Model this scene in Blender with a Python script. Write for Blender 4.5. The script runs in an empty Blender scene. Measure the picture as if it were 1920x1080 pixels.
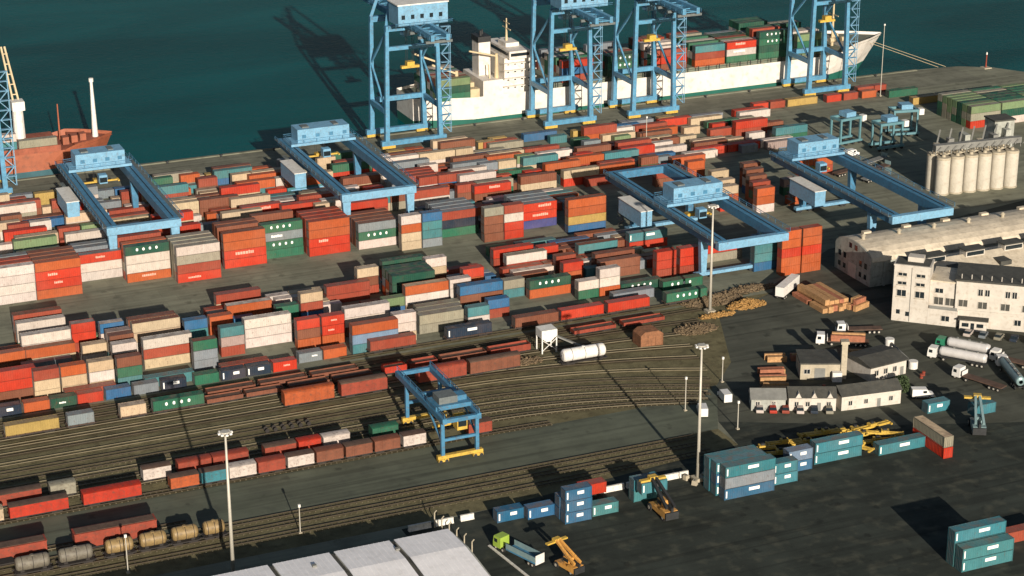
import bpy, math, random
from mathutils import Matrix, Vector
random.seed(11)
R = math.radians
SC = bpy.context.scene
COL = SC.collection
# ------------------------------------------------------------------ camera
cam = bpy.data.cameras.new('camera'); cam_o = bpy.data.objects.new('camera', cam); COL.objects.link(cam_o)
cam.sensor_width = 36.0; cam.lens = 3832.0 / 1920.0 * 36.0; cam.clip_start = 1.0; cam.clip_end = 9000.0
def cam_matrix(loc, yaw, pitch, roll):
    f = Vector((math.sin(yaw)*math.cos(pitch), math.cos(yaw)*math.cos(pitch), -math.sin(pitch)))
    r = Vector((math.cos(yaw), -math.sin(yaw), 0)); u = r.cross(f)
    r2 = r*math.cos(roll) + u*math.sin(roll); u2 = u*math.cos(roll) - r*math.sin(roll)
    m = Matrix((r2, u2, -f)).transposed().to_4x4(); m.translation = loc
    return m
cam_o.matrix_world = cam_matrix(Vector((0, 0, 196)), R(23.22), R(20.65), R(-0.24))
SC.camera = cam_o
# ------------------------------------------------------------------ sky and sun (low, from behind the camera's left shoulder)
SUN_EL, SUN_DIR = R(17.0), Vector((-0.13, -1.0, 0)).normalized()
W = bpy.data.worlds.new('World'); SC.world = W; W.use_nodes = True
wn = W.node_tree.nodes; wl = W.node_tree.links
sky = wn.new('ShaderNodeTexSky'); sky.sky_type = 'NISHITA'; sky.sun_disc = False
sky.sun_elevation = SUN_EL; sky.sun_rotation = math.atan2(SUN_DIR.x, SUN_DIR.y)
sky.air_density = 1.0; sky.dust_density = 1.2; sky.ozone_density = 1.0
wl.new(sky.outputs[0], wn['Background'].inputs[0]); wn['Background'].inputs[1].default_value = 0.05
sun = bpy.data.lights.new('sun', 'SUN'); sun.energy = 5.0; sun.angle = R(0.53); sun.color = (1.0, 0.9, 0.77)
sun_o = bpy.data.objects.new('sun', sun); COL.objects.link(sun_o)
_d = -(SUN_DIR*math.cos(SUN_EL) + Vector((0, 0, math.sin(SUN_EL))))
sun_o.rotation_euler = _d.to_track_quat('-Z', 'Y').to_euler(); sun_o.location = (0, 0, 300)
SC.view_settings.view_transform = 'Standard'; SC.view_settings.look = 'None'
SC.view_settings.exposure = 0.38; SC.view_settings.gamma = 1.0
SC.render.engine = 'CYCLES'; SC.cycles.max_bounces = 5; SC.cycles.diffuse_bounces = 3; SC.cycles.glossy_bounces = 3
SC.cycles.use_denoising = True
try: SC.cycles.denoiser = 'OPENIMAGEDENOISE'
except Exception: pass
# ------------------------------------------------------------------ materials
def lin(c):
    return tuple((v/255/12.92 if v/255 <= .04045 else ((v/255+.055)/1.055)**2.4) for v in c)
def mat(name, col, rough=.6, metal=0.0, var=.25, scale=.35, dirt=None, dirt_amt=.0, spec=.4, bump=0.0, bscale=4.0, coord='Object', joints=0, tracks=0, stains=0, rot=0):
    m = bpy.data.materials.new(name); m.use_nodes = True
    n = m.node_tree.nodes; l = m.node_tree.links; b = n['Principled BSDF']
    tc = n.new('ShaderNodeTexCoord'); nz = n.new('ShaderNodeTexNoise'); nz.inputs['Scale'].default_value = scale; nz.inputs['Detail'].default_value = 8; nz.inputs['Roughness'].default_value = .65
    l.new(tc.outputs[coord], nz.inputs['Vector'])
    mr = n.new('ShaderNodeMapRange'); mr.inputs[1].default_value = .3; mr.inputs[2].default_value = .7; mr.inputs[3].default_value = 1-var; mr.inputs[4].default_value = 1+var*.6
    l.new(nz.outputs[0], mr.inputs[0])
    mx = n.new('ShaderNodeMix'); mx.data_type = 'RGBA'; mx.blend_type = 'MULTIPLY'; mx.inputs[0].default_value = 1
    mx.inputs[6].default_value = (*col, 1); l.new(mr.outputs[0], mx.inputs[7]); out = mx.outputs[2]
    if dirt:
        n2 = n.new('ShaderNodeTexNoise'); n2.inputs['Scale'].default_value = scale*3.1; n2.inputs['Detail'].default_value = 10
        l.new(tc.outputs[coord], n2.inputs['Vector'])
        r2 = n.new('ShaderNodeMapRange'); r2.inputs[1].default_value = .52; r2.inputs[2].default_value = .7; r2.inputs[3].default_value = 0; r2.inputs[4].default_value = dirt_amt
        l.new(n2.outputs[0], r2.inputs[0])
        m2 = n.new('ShaderNodeMix'); m2.data_type = 'RGBA'; l.new(r2.outputs[0], m2.inputs[0]); l.new(out, m2.inputs[6]); m2.inputs[7].default_value = (*dirt, 1); out = m2.outputs[2]
    def layer(fac, col2, mode='MIX'):
        k = n.new('ShaderNodeMix'); k.data_type = 'RGBA'; k.blend_type = mode; l.new(fac, k.inputs[0]); l.new(out, k.inputs[6]); k.inputs[7].default_value = (*col2, 1); return k.outputs[2]
    def rng(sock, a, c, d, e):
        k = n.new('ShaderNodeMapRange'); k.inputs[1].default_value = a; k.inputs[2].default_value = c; k.inputs[3].default_value = d; k.inputs[4].default_value = e; l.new(sock, k.inputs[0]); return k.outputs[0]
    if joints:                                                   # slab joints and repaired bays
        br = n.new('ShaderNodeTexBrick'); br.inputs['Scale'].default_value = 1.0; br.inputs['Brick Width'].default_value = 7.5; br.inputs['Row Height'].default_value = 5.0; br.inputs['Mortar Size'].default_value = .07; br.inputs['Mortar Smooth'].default_value = .4
        br.inputs['Color1'].default_value = (.42,.42,.42,1); br.inputs['Color2'].default_value = (.58,.58,.58,1); br.inputs['Mortar'].default_value = (0,0,0,1); br.inputs['Bias'].default_value = 0
        l.new(tc.outputs[coord], br.inputs['Vector']); out = layer(rng(br.outputs['Color'], .42, .58, .0, joints), tuple(v*.62 for v in col)); out = layer(rng(br.outputs['Fac'], 0, 1, 0, joints), tuple(v*.35 for v in col))
    if tracks:                                                   # long wheel marks
        mp = n.new('ShaderNodeMapping'); mp.inputs['Rotation'].default_value = (0,0,rot); mp.inputs['Scale'].default_value = (.012,.55,1); l.new(tc.outputs[coord], mp.inputs['Vector'])
        n4 = n.new('ShaderNodeTexNoise'); n4.inputs['Scale'].default_value = 1; n4.inputs['Detail'].default_value = 5; n4.inputs['Distortion'].default_value = .4; l.new(mp.outputs[0], n4.inputs['Vector'])
        out = layer(rng(n4.outputs[0], .52, .68, 0, tracks), tuple(v*.35 for v in col)); out = layer(rng(n4.outputs[0], .45, .32, 0, tracks*.5), tuple(v*1.5 for v in col))
    if stains:                                                   # oil spots
        vo = n.new('ShaderNodeTexVoronoi'); vo.inputs['Scale'].default_value = .16; vo.inputs['Randomness'].default_value = 1; l.new(tc.outputs[coord], vo.inputs['Vector'])
        nd = n.new('ShaderNodeTexNoise'); nd.inputs['Scale'].default_value = .9; nd.inputs['Detail'].default_value = 6; l.new(tc.outputs[coord], nd.inputs['Vector'])
        ad = n.new('ShaderNodeMath'); ad.operation = 'MULTIPLY_ADD'; l.new(nd.outputs[0], ad.inputs[0]); ad.inputs[1].default_value = .45; l.new(vo.outputs['Distance'], ad.inputs[2])
        out = layer(rng(ad.outputs[0], .42, .30, 0, stains), tuple(v*.3 for v in col))
    l.new(out, b.inputs['Base Color']); b.inputs['Roughness'].default_value = rough; b.inputs['Metallic'].default_value = metal
    b.inputs['Specular IOR Level'].default_value = spec
    if bump:
        n3 = n.new('ShaderNodeTexNoise'); n3.inputs['Scale'].default_value = bscale; n3.inputs['Detail'].default_value = 6; l.new(tc.outputs[coord], n3.inputs['Vector'])
        bp = n.new('ShaderNodeBump'); bp.inputs['Strength'].default_value = bump; bp.inputs['Distance'].default_value = .3; l.new(n3.outputs[0], bp.inputs['Height']); l.new(bp.outputs[0], b.inputs['Normal'])
    return m
def paint_mat(name, source):
    """weathered container steel; colour from the object colour or a colour attribute"""
    m = bpy.data.materials.new(name); m.use_nodes = True
    n = m.node_tree.nodes; l = m.node_tree.links; b = n['Principled BSDF']
    if source == 'object':
        s = n.new('ShaderNodeObjectInfo'); c = s.outputs['Color']; rnd = s.outputs['Random']
    else:
        s = n.new('ShaderNodeVertexColor'); s.layer_name = 'col'; c = s.outputs['Color']; rnd = None
    tc = n.new('ShaderNodeTexCoord'); geo = n.new('ShaderNodeNewGeometry')
    mp = n.new('ShaderNodeMapping'); mp.inputs['Scale'].default_value = (.8, .8, .45); l.new(geo.outputs['Position'], mp.inputs['Vector'])
    nz = n.new('ShaderNodeTexNoise'); nz.inputs['Scale'].default_value = 1.1; nz.inputs['Detail'].default_value = 9; nz.inputs['Roughness'].default_value = .7; l.new(mp.outputs[0], nz.inputs['Vector'])
    mr = n.new('ShaderNodeMapRange'); mr.inputs[1].default_value = .3; mr.inputs[2].default_value = .7; mr.inputs[3].default_value = .80; mr.inputs[4].default_value = 1.1; l.new(nz.outputs[0], mr.inputs[0])
    mx = n.new('ShaderNodeMix'); mx.data_type = 'RGBA'; mx.blend_type = 'MULTIPLY'; mx.inputs[0].default_value = 1; l.new(c, mx.inputs[6]); l.new(mr.outputs[0], mx.inputs[7])
    out = mx.outputs[2]
    n5 = n.new('ShaderNodeTexNoise'); n5.inputs['Scale'].default_value = .16; n5.inputs['Detail'].default_value = 5; l.new(geo.outputs['Position'], n5.inputs['Vector'])
    r5 = n.new('ShaderNodeMapRange'); r5.inputs[1].default_value = .42; r5.inputs[2].default_value = .68; r5.inputs[3].default_value = 0; r5.inputs[4].default_value = .09; l.new(n5.outputs[0], r5.inputs[0])
    m5 = n.new('ShaderNodeMix'); m5.data_type = 'RGBA'; l.new(r5.outputs[0], m5.inputs[0]); l.new(out, m5.inputs[6]); m5.inputs[7].default_value = (.36, .22, .15, 1); out = m5.outputs[2]
    n6 = n.new('ShaderNodeTexNoise'); n6.inputs['Scale'].default_value = .5; n6.inputs['Detail'].default_value = 7; l.new(geo.outputs['Position'], n6.inputs['Vector'])
    sx = n.new('ShaderNodeSeparateXYZ'); l.new(geo.outputs['Normal'], sx.inputs[0])
    r6 = n.new('ShaderNodeMapRange'); r6.inputs[1].default_value = .45; r6.inputs[2].default_value = .65; r6.inputs[3].default_value = 0; r6.inputs[4].default_value = .6; l.new(n6.outputs[0], r6.inputs[0])
    mu = n.new('ShaderNodeMath'); mu.operation = 'MULTIPLY'; mu.use_clamp = True; l.new(r6.outputs[0], mu.inputs[0]); l.new(sx.outputs[2], mu.inputs[1])
    m6 = n.new('ShaderNodeMix'); m6.data_type = 'RGBA'; l.new(mu.outputs[0], m6.inputs[0]); l.new(out, m6.inputs[6]); m6.inputs[7].default_value = (.17, .115, .085, 1); out = m6.outputs[2]
    # rust blooms and runs
    n2 = n.new('ShaderNodeTexNoise'); n2.inputs['Scale'].default_value = 2.6; n2.inputs['Detail'].default_value = 12; l.new(mp.outputs[0], n2.inputs['Vector'])
    r2 = n.new('ShaderNodeMapRange'); r2.inputs[1].default_value = .60; r2.inputs[2].default_value = .78; r2.inputs[3].default_value = 0; r2.inputs[4].default_value = .6; l.new(n2.outputs[0], r2.inputs[0])
    m2 = n.new('ShaderNodeMix'); m2.data_type = 'RGBA'; l.new(r2.outputs[0], m2.inputs[0]); l.new(out, m2.inputs[6]); m2.inputs[7].default_value = (.11, .05, .028, 1)
    l.new(m2.outputs[2], b.inputs['Base Color']); b.inputs['Roughness'].default_value = .55; b.inputs['Specular IOR Level'].default_value = .35
    return m
PAINT = paint_mat('container_paint', 'object'); PAINT_A = paint_mat('container_paint_mixed', 'attr')
# ------------------------------------------------------------------ mesh helpers
class MB:
    def __init__(s): s.v = []; s.f = []; s.mi = []; s.c = []
    def quad(s, pts, mi=0):
        i = len(s.v); s.v += [tuple(p) for p in pts]; s.f.append(tuple(range(i, i+len(pts)))); s.mi.append(mi)
    def box(s, x0, x1, y0, y1, z0, z1, mi=0):
        i = len(s.v); s.v += [(x0,y0,z0),(x1,y0,z0),(x1,y1,z0),(x0,y1,z0),(x0,y0,z1),(x1,y0,z1),(x1,y1,z1),(x0,y1,z1)]
        for q in ((3,2,1,0),(4,5,6,7),(0,1,5,4),(1,2,6,5),(2,3,7,6),(3,0,4,7)): s.f.append(tuple(i+k for k in q)); s.mi.append(mi)
        return s
    def cbox(s, c, d, mi=0): return s.box(c[0]-d[0]/2, c[0]+d[0]/2, c[1]-d[1]/2, c[1]+d[1]/2, c[2]-d[2]/2, c[2]+d[2]/2, mi)
    def beam(s, p, q, w, h=None, mi=0, w2=None):
        p = Vector(p); q = Vector(q); d = (q-p).normalized(); h = h or w
        a = Vector((0,0,1)) if abs(d.z) < .95 else Vector((0,1,0))
        u = d.cross(a).normalized(); t = u.cross(d).normalized(); k = (w2/w) if w2 else 1
        i = len(s.v)
        for o, kk in ((p,1),(q,k)):
            for a1, b1 in ((-1,-1),(1,-1),(1,1),(-1,1)): s.v.append(tuple(o + u*a1*w/2*kk + t*b1*h/2*kk))
        for qd in ((3,2,1,0),(4,5,6,7),(0,1,5,4),(1,2,6,5),(2,3,7,6),(3,0,4,7)): s.f.append(tuple(i+k2 for k2 in qd)); s.mi.append(mi)
        return s
    def cyl(s, p, q, r, r2=None, n=12, mi=0, caps=True):
        p = Vector(p); q = Vector(q); d = (q-p).normalized(); r2 = r if r2 is None else r2
        a = Vector((0,0,1)) if abs(d.z) < .95 else Vector((1,0,0))
        u = d.cross(a).normalized(); t = d.cross(u).normalized(); i = len(s.v)
        for o, rr in ((p,r),(q,r2)):
            for k in range(n): an = 2*math.pi*k/n; s.v.append(tuple(o + u*rr*math.cos(an) + t*rr*math.sin(an)))
        for k in range(n): s.f.append((i+k, i+(k+1)%n, i+n+(k+1)%n, i+n+k)); s.mi.append(mi)
        if caps: s.f.append(tuple(i+n-1-k for k in range(n))); s.mi.append(mi); s.f.append(tuple(i+n+k for k in range(n))); s.mi.append(mi)
        return s
    def prism(s, prof, a0, a1, axis='x', mi=0):
        """closed 2-D profile swept along an axis: x -> (y,z), y -> (x,z), z -> (x,y)"""
        def P(a, p): return (a,p[0],p[1]) if axis=='x' else ((p[0],a,p[1]) if axis=='y' else (p[0],p[1],a))
        i = len(s.v); n = len(prof)
        s.v += [P(a0,p) for p in prof] + [P(a1,p) for p in prof]
        for k in range(n): s.f.append((i+k, i+(k+1)%n, i+n+(k+1)%n, i+n+k)); s.mi.append(mi)
        s.f.append(tuple(i+n-1-k for k in range(n))); s.mi.append(mi); s.f.append(tuple(i+n+k for k in range(n))); s.mi.append(mi)
        return s
    def mesh(s, name, mats, smooth=False):
        me = bpy.data.meshes.new(name); me.from_pydata(s.v, [], s.f)
        for m in (mats if isinstance(mats, (list, tuple)) else [mats]): me.materials.append(m)
        me.polygons.foreach_set('material_index', s.mi)
        if smooth: me.polygons.foreach_set('use_smooth', [True]*len(s.f))
        me.validate(); me.update()
        import bmesh
        b = bmesh.new(); b.from_mesh(me); bmesh.ops.recalc_face_normals(b, faces=b.faces[:]); b.to_mesh(me); b.free()
        return me
    def build(s, name, mats, parent=None, smooth=False): return link(name, s.mesh(name, mats, smooth), parent)
def link(name, data, parent=None):
    o = bpy.data.objects.new(name, data); COL.objects.link(o)
    if parent: o.parent = parent
    return o
def tag(o, label=None, cat=None, group=None, kind=None):
    if label: o['label'] = label
    if cat: o['category'] = cat
    if group: o['group'] = group
    if kind: o['kind'] = kind
    return o
def thing(name, label, cat, loc=(0,0,0), rz=0, group=None):
    o = bpy.data.objects.new(name, None); COL.objects.link(o); o.empty_display_size = .5
    o.location = loc; o.rotation_euler = (0,0,rz)
    return tag(o, label, cat, group)
def copy_tree(o, parent=None):
    c = o.copy(); COL.objects.link(c); c.parent = parent
    for ch in list(o.children): copy_tree(ch, c)
    return c
ORD = 'first second third fourth fifth sixth seventh eighth ninth tenth eleventh twelfth thirteenth fourteenth fifteenth sixteenth seventeenth eighteenth nineteenth twentieth'.split()
def ordn(i): return ORD[i] if i < 20 else 'twenty-' + ORD[i-20]
# ------------------------------------------------------------------ the setting
G = dict(
 water=None,
 yard=mat('yard_concrete', (.21,.212,.155), .9, var=.3, scale=.06, dirt=(.12,.12,.09), dirt_amt=.8, bump=.15, bscale=2, spec=.2, joints=.35, tracks=.45, stains=.5),
 quay=mat('quay_concrete', (.18,.18,.135), .9, var=.35, scale=.08, dirt=(.1,.1,.075), dirt_amt=.7, spec=.2, joints=.4, tracks=.5, stains=.5),
 rail=mat('ballast_ground', (.155,.137,.076), .95, var=.4, scale=.16, dirt=(.075,.062,.036), dirt_amt=.75, bump=.4, bscale=3, spec=.1),
 road=mat('road_asphalt', (.105,.116,.085), .9, var=.25, scale=.09, dirt=(.07,.076,.06), dirt_amt=.6, spec=.2, tracks=.55, stains=.5),
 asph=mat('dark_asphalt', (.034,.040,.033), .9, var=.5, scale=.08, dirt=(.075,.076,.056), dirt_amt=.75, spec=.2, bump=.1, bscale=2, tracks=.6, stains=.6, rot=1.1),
 asph2=mat('worn_asphalt', (.080,.083,.064), .9, var=.4, scale=.06, dirt=(.042,.045,.036), dirt_amt=.6, spec=.2, tracks=.6, stains=.6, rot=.5),
)
def water_mat():
    m = bpy.data.materials.new('harbour_water'); m.use_nodes = True; n = m.node_tree.nodes; l = m.node_tree.links; b = n['Principled BSDF']
    tc = n.new('ShaderNodeTexCoord'); nz = n.new('ShaderNodeTexNoise'); nz.inputs['Scale'].default_value = 1; nz.inputs['Detail'].default_value = 6; nz.inputs['Distortion'].default_value = .6; mp = n.new('ShaderNodeMapping'); mp.inputs['Scale'].default_value = (.006,.02,1); mp.inputs['Rotation'].default_value = (0,0,.5); l.new(tc.outputs['Object'], mp.inputs['Vector']); l.new(mp.outputs[0], nz.inputs['Vector'])
    cr = n.new('ShaderNodeValToRGB'); cr.color_ramp.elements[0].position = .38; cr.color_ramp.elements[0].color = (.002,.046,.051,1); cr.color_ramp.elements[1].position = .64; cr.color_ramp.elements[1].color = (.002,.076,.082,1)
    l.new(nz.outputs[0], cr.inputs[0]); l.new(cr.outputs[0], b.inputs['Base Color'])
    b.inputs['Roughness'].default_value = .22; b.inputs['IOR'].default_value = 1.33; b.inputs['Specular IOR Level'].default_value = .02; b.inputs['Specular Tint'].default_value = (.2,.8,.8,1)
    n1 = n.new('ShaderNodeTexNoise'); n1.inputs['Scale'].default_value = .35; n1.inputs['Detail'].default_value = 8; n1.inputs['Roughness'].default_value = .7; l.new(tc.outputs['Object'], n1.inputs['Vector'])
    bp = n.new('ShaderNodeBump'); bp.inputs['Strength'].default_value = .35; bp.inputs['Distance'].default_value = .8; l.new(n1.outputs[0], bp.inputs['Height']); l.new(bp.outputs[0], b.inputs['Normal'])
    return m
G['water'] = water_mat()
m = MB(); m.quad([(-3500,300,-2.6),(4500,300,-2.6),(4500,6000,-2.6),(-3500,6000,-2.6)])
tag(m.build('sea', G['water']), 'dark teal harbour water', kind='structure')
def sheet(name, pts, z, mt, label): 
    m = MB(); m.quad([(x,y,z) for x,y in pts]); return tag(m.build(name, mt), label, kind='structure')
land = [(-1500,-600),(1800,-600),(1800,560),(640,575),(520,583),(488,596),(474,610),(466,622),(455,629),(438,631),(-1500,631)]
m = MB(); m.quad([(x,y,0) for x,y in land])
for i in range(6, len(land)):
    a, b = land[i-1], land[i]; m.quad([(a[0],a[1],0),(b[0],b[1],0),(b[0],b[1],-4),(a[0],a[1],-4)])
tag(m.build('ground', G['yard']), 'worn concrete ground of the container yard', kind='structure')
sheet('quay_apron', [(-900,608.6),(452,608.6),(452,629.4),(-900,629.4)], .012, G['quay'], 'pale concrete quay apron beside the water')
m = MB(); m.box(-900,437,629.6,630.8,0,.35)
tag(m.build('quay_coping', G['quay']), 'low concrete coping along the quay edge', kind='structure')
# rail yard, road and the dark asphalt yard
sheet('rail_yard_ground', [(-300,392.2),(200,392.2),(224,397),(234,408),(240,422),(246,436),(268,446.5),(-300,446.5)], .014, G['rail'], 'brown ballast ground of the rail yard')
sheet('siding_ground', [(-300,358.2),(150,358.2),(212,365),(212,374.5),(-300,374.5)], .014, G['rail'], 'brown ballast ground of the siding')
sheet('service_road', [(-300,374.5),(212,374.5),(216,382),(224,397),(200,392.2),(-300,392.2)], .02, G['road'], 'grey asphalt service road beside the tracks')
sheet('lorry_park_ground', [(214,378),(250,360),(330,330),(420,330),(420,492),(300,470),(272,452),(268,446.5),(246,436),(240,422),(234,408),(224,397),(216,382)], .017, G['asph2'], 'worn asphalt of the lorry park')
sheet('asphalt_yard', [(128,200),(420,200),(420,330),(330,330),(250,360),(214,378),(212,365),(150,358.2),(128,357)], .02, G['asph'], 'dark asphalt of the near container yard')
# tracks
M_RAIL = mat('rail_steel', (.10,.08,.055), .5, .6, var=.2)
M_RAILL = mat('rail_polished', (.20,.17,.11), .45, .3, var=.2)
M_BAL = mat('track_ballast', (.165,.145,.08), .95, var=.5, scale=.3, dirt=(.09,.07,.045), dirt_amt=.8, spec=.1)
M_BALD = mat('track_ballast_oily', (.105,.088,.052), .95, var=.45, scale=.3, spec=.1)
M_SLP = mat('sleeper_wood', (.12,.1,.062), .9, var=.3)
def track(y, x0, x1, label, bend=0.0, xb=160, mtb=None, sl=True):
    xs = [x0 + (x1-x0)*i/48 for i in range(49)]
    yy = lambda x: y - (bend*(x-xb)**2 if x > xb else 0)
    t = thing('rail_track', label, 'rail track', ((x0+x1)/2, y, 0), group='tracks of the rail yard')
    cx = (x0+x1)/2
    b = MB()
    for i in range(48):
        a, c = xs[i], xs[i+1]
        b.quad([(a-cx,yy(a)-y-1.35,.05),(c-cx,yy(c)-y-1.35,.05),(c-cx,yy(c)-y+1.35,.05),(a-cx,yy(a)-y+1.35,.05)])
    b.build('ballast', mtb or M_BAL, t)
    for s in (-.72, .72):
        b = MB()
        for i in range(48): b.beam((xs[i]-cx,yy(xs[i])-y+s,.3),(xs[i+1]-cx,yy(xs[i+1])-y+s,.3),.12,.18)
        b.build('rail', M_RAILL if random.random() < .3 else M_RAIL, t)
    if sl:
        b = MB(); x = x0
        while x < x1:
            b.box(x-cx-.14, x-cx+.14, yy(x)-y-1.25, yy(x)-y+1.25, .06, .2); x += 1.3
        so = b.build('sleepers', M_SLP, t); so['kind'] = 'stuff'
TR = [(364.5,-60,205,0,0),(368.8,-60,205,0,0),(372.9,-60,205,0,0),(377.8,-60,88,0,1),(393.6,-60,178,.0022,1),(400.2,-60,215,.0035,1),(404.6,-60,218,.004,1),(408.6,-60,220,.0042,0),(412.6,-60,222,.0042,0),(416.8,-60,224,.004,0),(421.0,-60,226,.0034,0),(426.0,-60,228,.0026,1),(430.3,-60,230,.0018,1),(434.6,-60,236,.001,1),(439.2,-60,240,.0005,1),(443.2,-60,246,0,1),(449.0,146,262,0,0)]
for i, (y, x0, x1, bd, dk) in enumerate(TR):
    track(y, x0, x1, '%s rail track counted from the white roofed shed towards the containers' % ordn(i), bd, mtb=M_BALD if dk else M_BAL, sl=(y < 415))
# crane runway kerbs
# block row x length tiers colours(top first, * = lettering) roof
TABLE = """
F 0 60.9 20 1 n* -
F 0 67.5 20 1 o -
F 0 73.9 20 1 d* -
F 0 80.2 20 1 r -
F 0 86.9 20 1 u -
F 0 93.6 20 1 y -
F 0 100.4 20 1 n* -
F 0 108.5 20 1 g -
F 0 115.2 20 1 n* -
F 0 121.6 20 1 n* -
F 0 128.2 20 1 r* -
F 1 77.9 40 1 k -
F 1 97.1 40 1 t -
F 1 116.0 40 1 k -
F 1 135.7 20 1 y* -
F 1 142.1 20 1 o -
F 1 149.8 40 3 oxt -
F 2 71.3 20 3 kcc -
F 2 77.8 20 3 occ -
F 2 84.4 20 3 cwc -
F 2 91.2 20 3 bg -
F 2 161.9 20 3 wwc -
F 3 60.2 40 3 rrb -
F 3 110.8 20 3 gy b
F 3 169.9 40 2 ee -
F 3 183.3 20 2 tw -
F 3 225.1 40 1 y -
F 3 276.4 20 5 ooroo k
F 3 282.9 20 5 ooroo k
F 4 138.3 20 3 rbo -
F 4 144.8 20 3 r*r*o -
F 4 170.6 40 2 e -
F 4 190.2 20 2 uk -
F 4 241.4 40 1 g* -
F 5 92.2 20 3 wb -
F 5 99.8 40 3 wkc -
F 5 119.3 20 3 tpk -
F 5 151.9 40 3 wwb -
F 5 171.3 40 2 e -
F 5 217.6 20 2 wg -
F 5 223.9 20 3 wwo -
F 5 230.3 40 1 d* -
F 5 271.2 40 4 x*ttu -
F 6 126.4 40 3 www -
F 6 184.7 40 3 uby -
F 7 92.9 20 3 bw -
F 7 205.9 40 2 d*o -
F 7 244.0 20 3 rrk -
F 7 251.2 20 3 rrk -
F 8 86.6 20 2 cw -
F 8 92.9 20 3 p -
F 8 165.4 20 2 l -
F 8 171.7 40 3 owc c
F 8 184.2 20 3 ww -
F 8 199.7 20 2 et -
F 9 60.9 40 2 ob -
F 9 73.3 40 2 oc b
F 9 99.9 40 3 cc b
F 9 229.7 40 2 bb -
F 9 261.8 40 2 re -
F 10 73.0 40 3 ww -
F 10 92.5 20 3 uw w
F 10 99.6 40 3 b -
F 10 113.9 20 2 ut -
F 10 120.5 20 2 o -
F 10 138.2 20 2 gg -
F 10 144.9 20 3 ck -
F 10 190.3 20 3 ro -
F 10 219.9 20 2 ro -
F 11 85.9 20 3 rrk p
F 11 171.2 40 3 ddd -
F 11 230.9 40 2 bb -
F 12 126.7 40 2 oo w
F 12 171.3 40 3 d -
F 12 220.5 20 2 kb b
F 13 73.5 40 3 ww -
F 13 154.8 40 2 kk -
F 13 171.4 40 3 d -
F 14 164.5 20 3 cb -
F 14 184.2 20 3 wc -
F 14 208.1 40 2 wr e
F 14 230.0 40 2 tk b
F 15 73.8 40 3 kb b
F 15 126.3 40 2 k -
F 15 172.7 40 3 d -
F 15 219.1 20 2 r -
F 15 247.3 40 2 t*r y
F 16 206.6 40 2 rk -
B -5 297.2 20 3 oo -
B -4 310.2 40 1 o -
B -3 237.7 40 4 oosu b
B -3 288.1 20 3 c -
B -3 299.1 20 3 k -
B -2 212.4 20 4 ebbb -
B -2 218.7 20 4 kwrr -
B -1 122.8 40 4 wekr* e
B -1 188.1 20 4 wocc -
B -1 194.5 20 4 utty -
B -1 290.1 20 3 cc -
B -1 301.3 20 3 b -
B -1 313.4 20 2 p -
B 0 72.6 40 4 wwww -
B 0 85.0 40 4 or*r*o -
B 0 225.8 40 3 r*r*v y
B 1 110.1 40 4 d*wwo* -
B 1 137.6 40 4 oor*r b
B 1 162.4 40 4 oor*r k
B 1 177.2 40 3 yg*w b
B 1 202.0 40 3 kng y
B 1 303.5 20 3 b -
B 2 149.4 40 4 g*y*g*g -
B 2 293.0 20 3 cc -
B 3 98.5 40 3 r*ww y
B 3 305.9 20 3 b -
B 4 327.9 40 2 o -
B 6 291.0 20 3 oo -
B 7 281.4 40 2 k -
B 10 113.2 40 2 kk -
B 10 132.1 20 2 r -
B 10 183.6 40 2 rk -
B 10 223.9 40 2 r*b -
B 10 261.7 40 1 k -
B 11 191.5 20 2 t -
B 11 204.7 40 2 kw -
B 12 164.4 40 2 ro -
B 12 176.9 20 2 wp -
B 12 238.9 40 1 b -
B 12 255.2 40 1 t -
B 13 86.5 40 2 cc -
B 13 99.1 20 1 k -
B 13 153.0 40 2 r*o -
B 13 296.3 40 1 o -
B 14 76.1 40 1 w -
B 14 99.5 20 2 kk -
B 14 106.1 20 2 ll -
B 14 146.7 40 1 w -
B 14 223.8 40 2 wk -
B 14 272.9 40 1 w -
B 14 333.4 40 1 p -
B 15 84.5 40 2 r*o -
B 15 136.2 20 1 w -
B 15 247.2 40 1 r -
B 16 145.9 20 1 k -
B 16 152.3 40 2 cb -
B 16 165.8 40 1 w -
B 16 206.2 40 2 kk -
B 16 223.1 40 2 w -
B 16 239.4 40 1 g -
B 16 266.3 20 2 rk -
B 16 282.4 40 2 rk -
B 16 339.8 40 2 tg -
B 17 206.4 40 2 k -
B 17 281.0 40 1 e -
B 17 295.7 40 1 w -
B 18 206.8 40 2 k -
B 18 248.3 20 2 lw -
B 18 255.4 40 2 wr -
B 19 216.2 20 2 wk -
B 19 239.1 40 2 ob -
B 19 293.6 40 1 w -
B 20 118.0 40 1 k -
B 20 152.6 40 2 r -
B 20 191.1 40 1 c -
B 20 331.2 40 2 rk -
B 21 123.6 20 1 w -
B 21 195.6 40 1 e -
B 21 323.1 40 1 k -
B 22 147.4 20 1 c -
B 25 139.7 40 1 t -
B 25 281.6 40 2 ko -
B 26 86.9 40 1 w -
B 26 99.5 20 2 ss -
B 26 105.8 20 2 ss -
B 26 248.6 40 1 e -
B 27 170.7 20 1 o -
B 27 280.4 20 1 s -
B 28 85.7 40 1 k -
B 28 141.4 40 1 c -
B 28 154.2 20 1 s -
B 28 163.5 40 1 o -
B 28 215.2 20 1 s -
B 28 221.5 20 1 o -
B 28 251.3 20 1 s -
B 28 263.5 40 1 u -
B 29 88.3 40 1 y -
B 29 157.9 20 1 o -
"""
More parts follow.
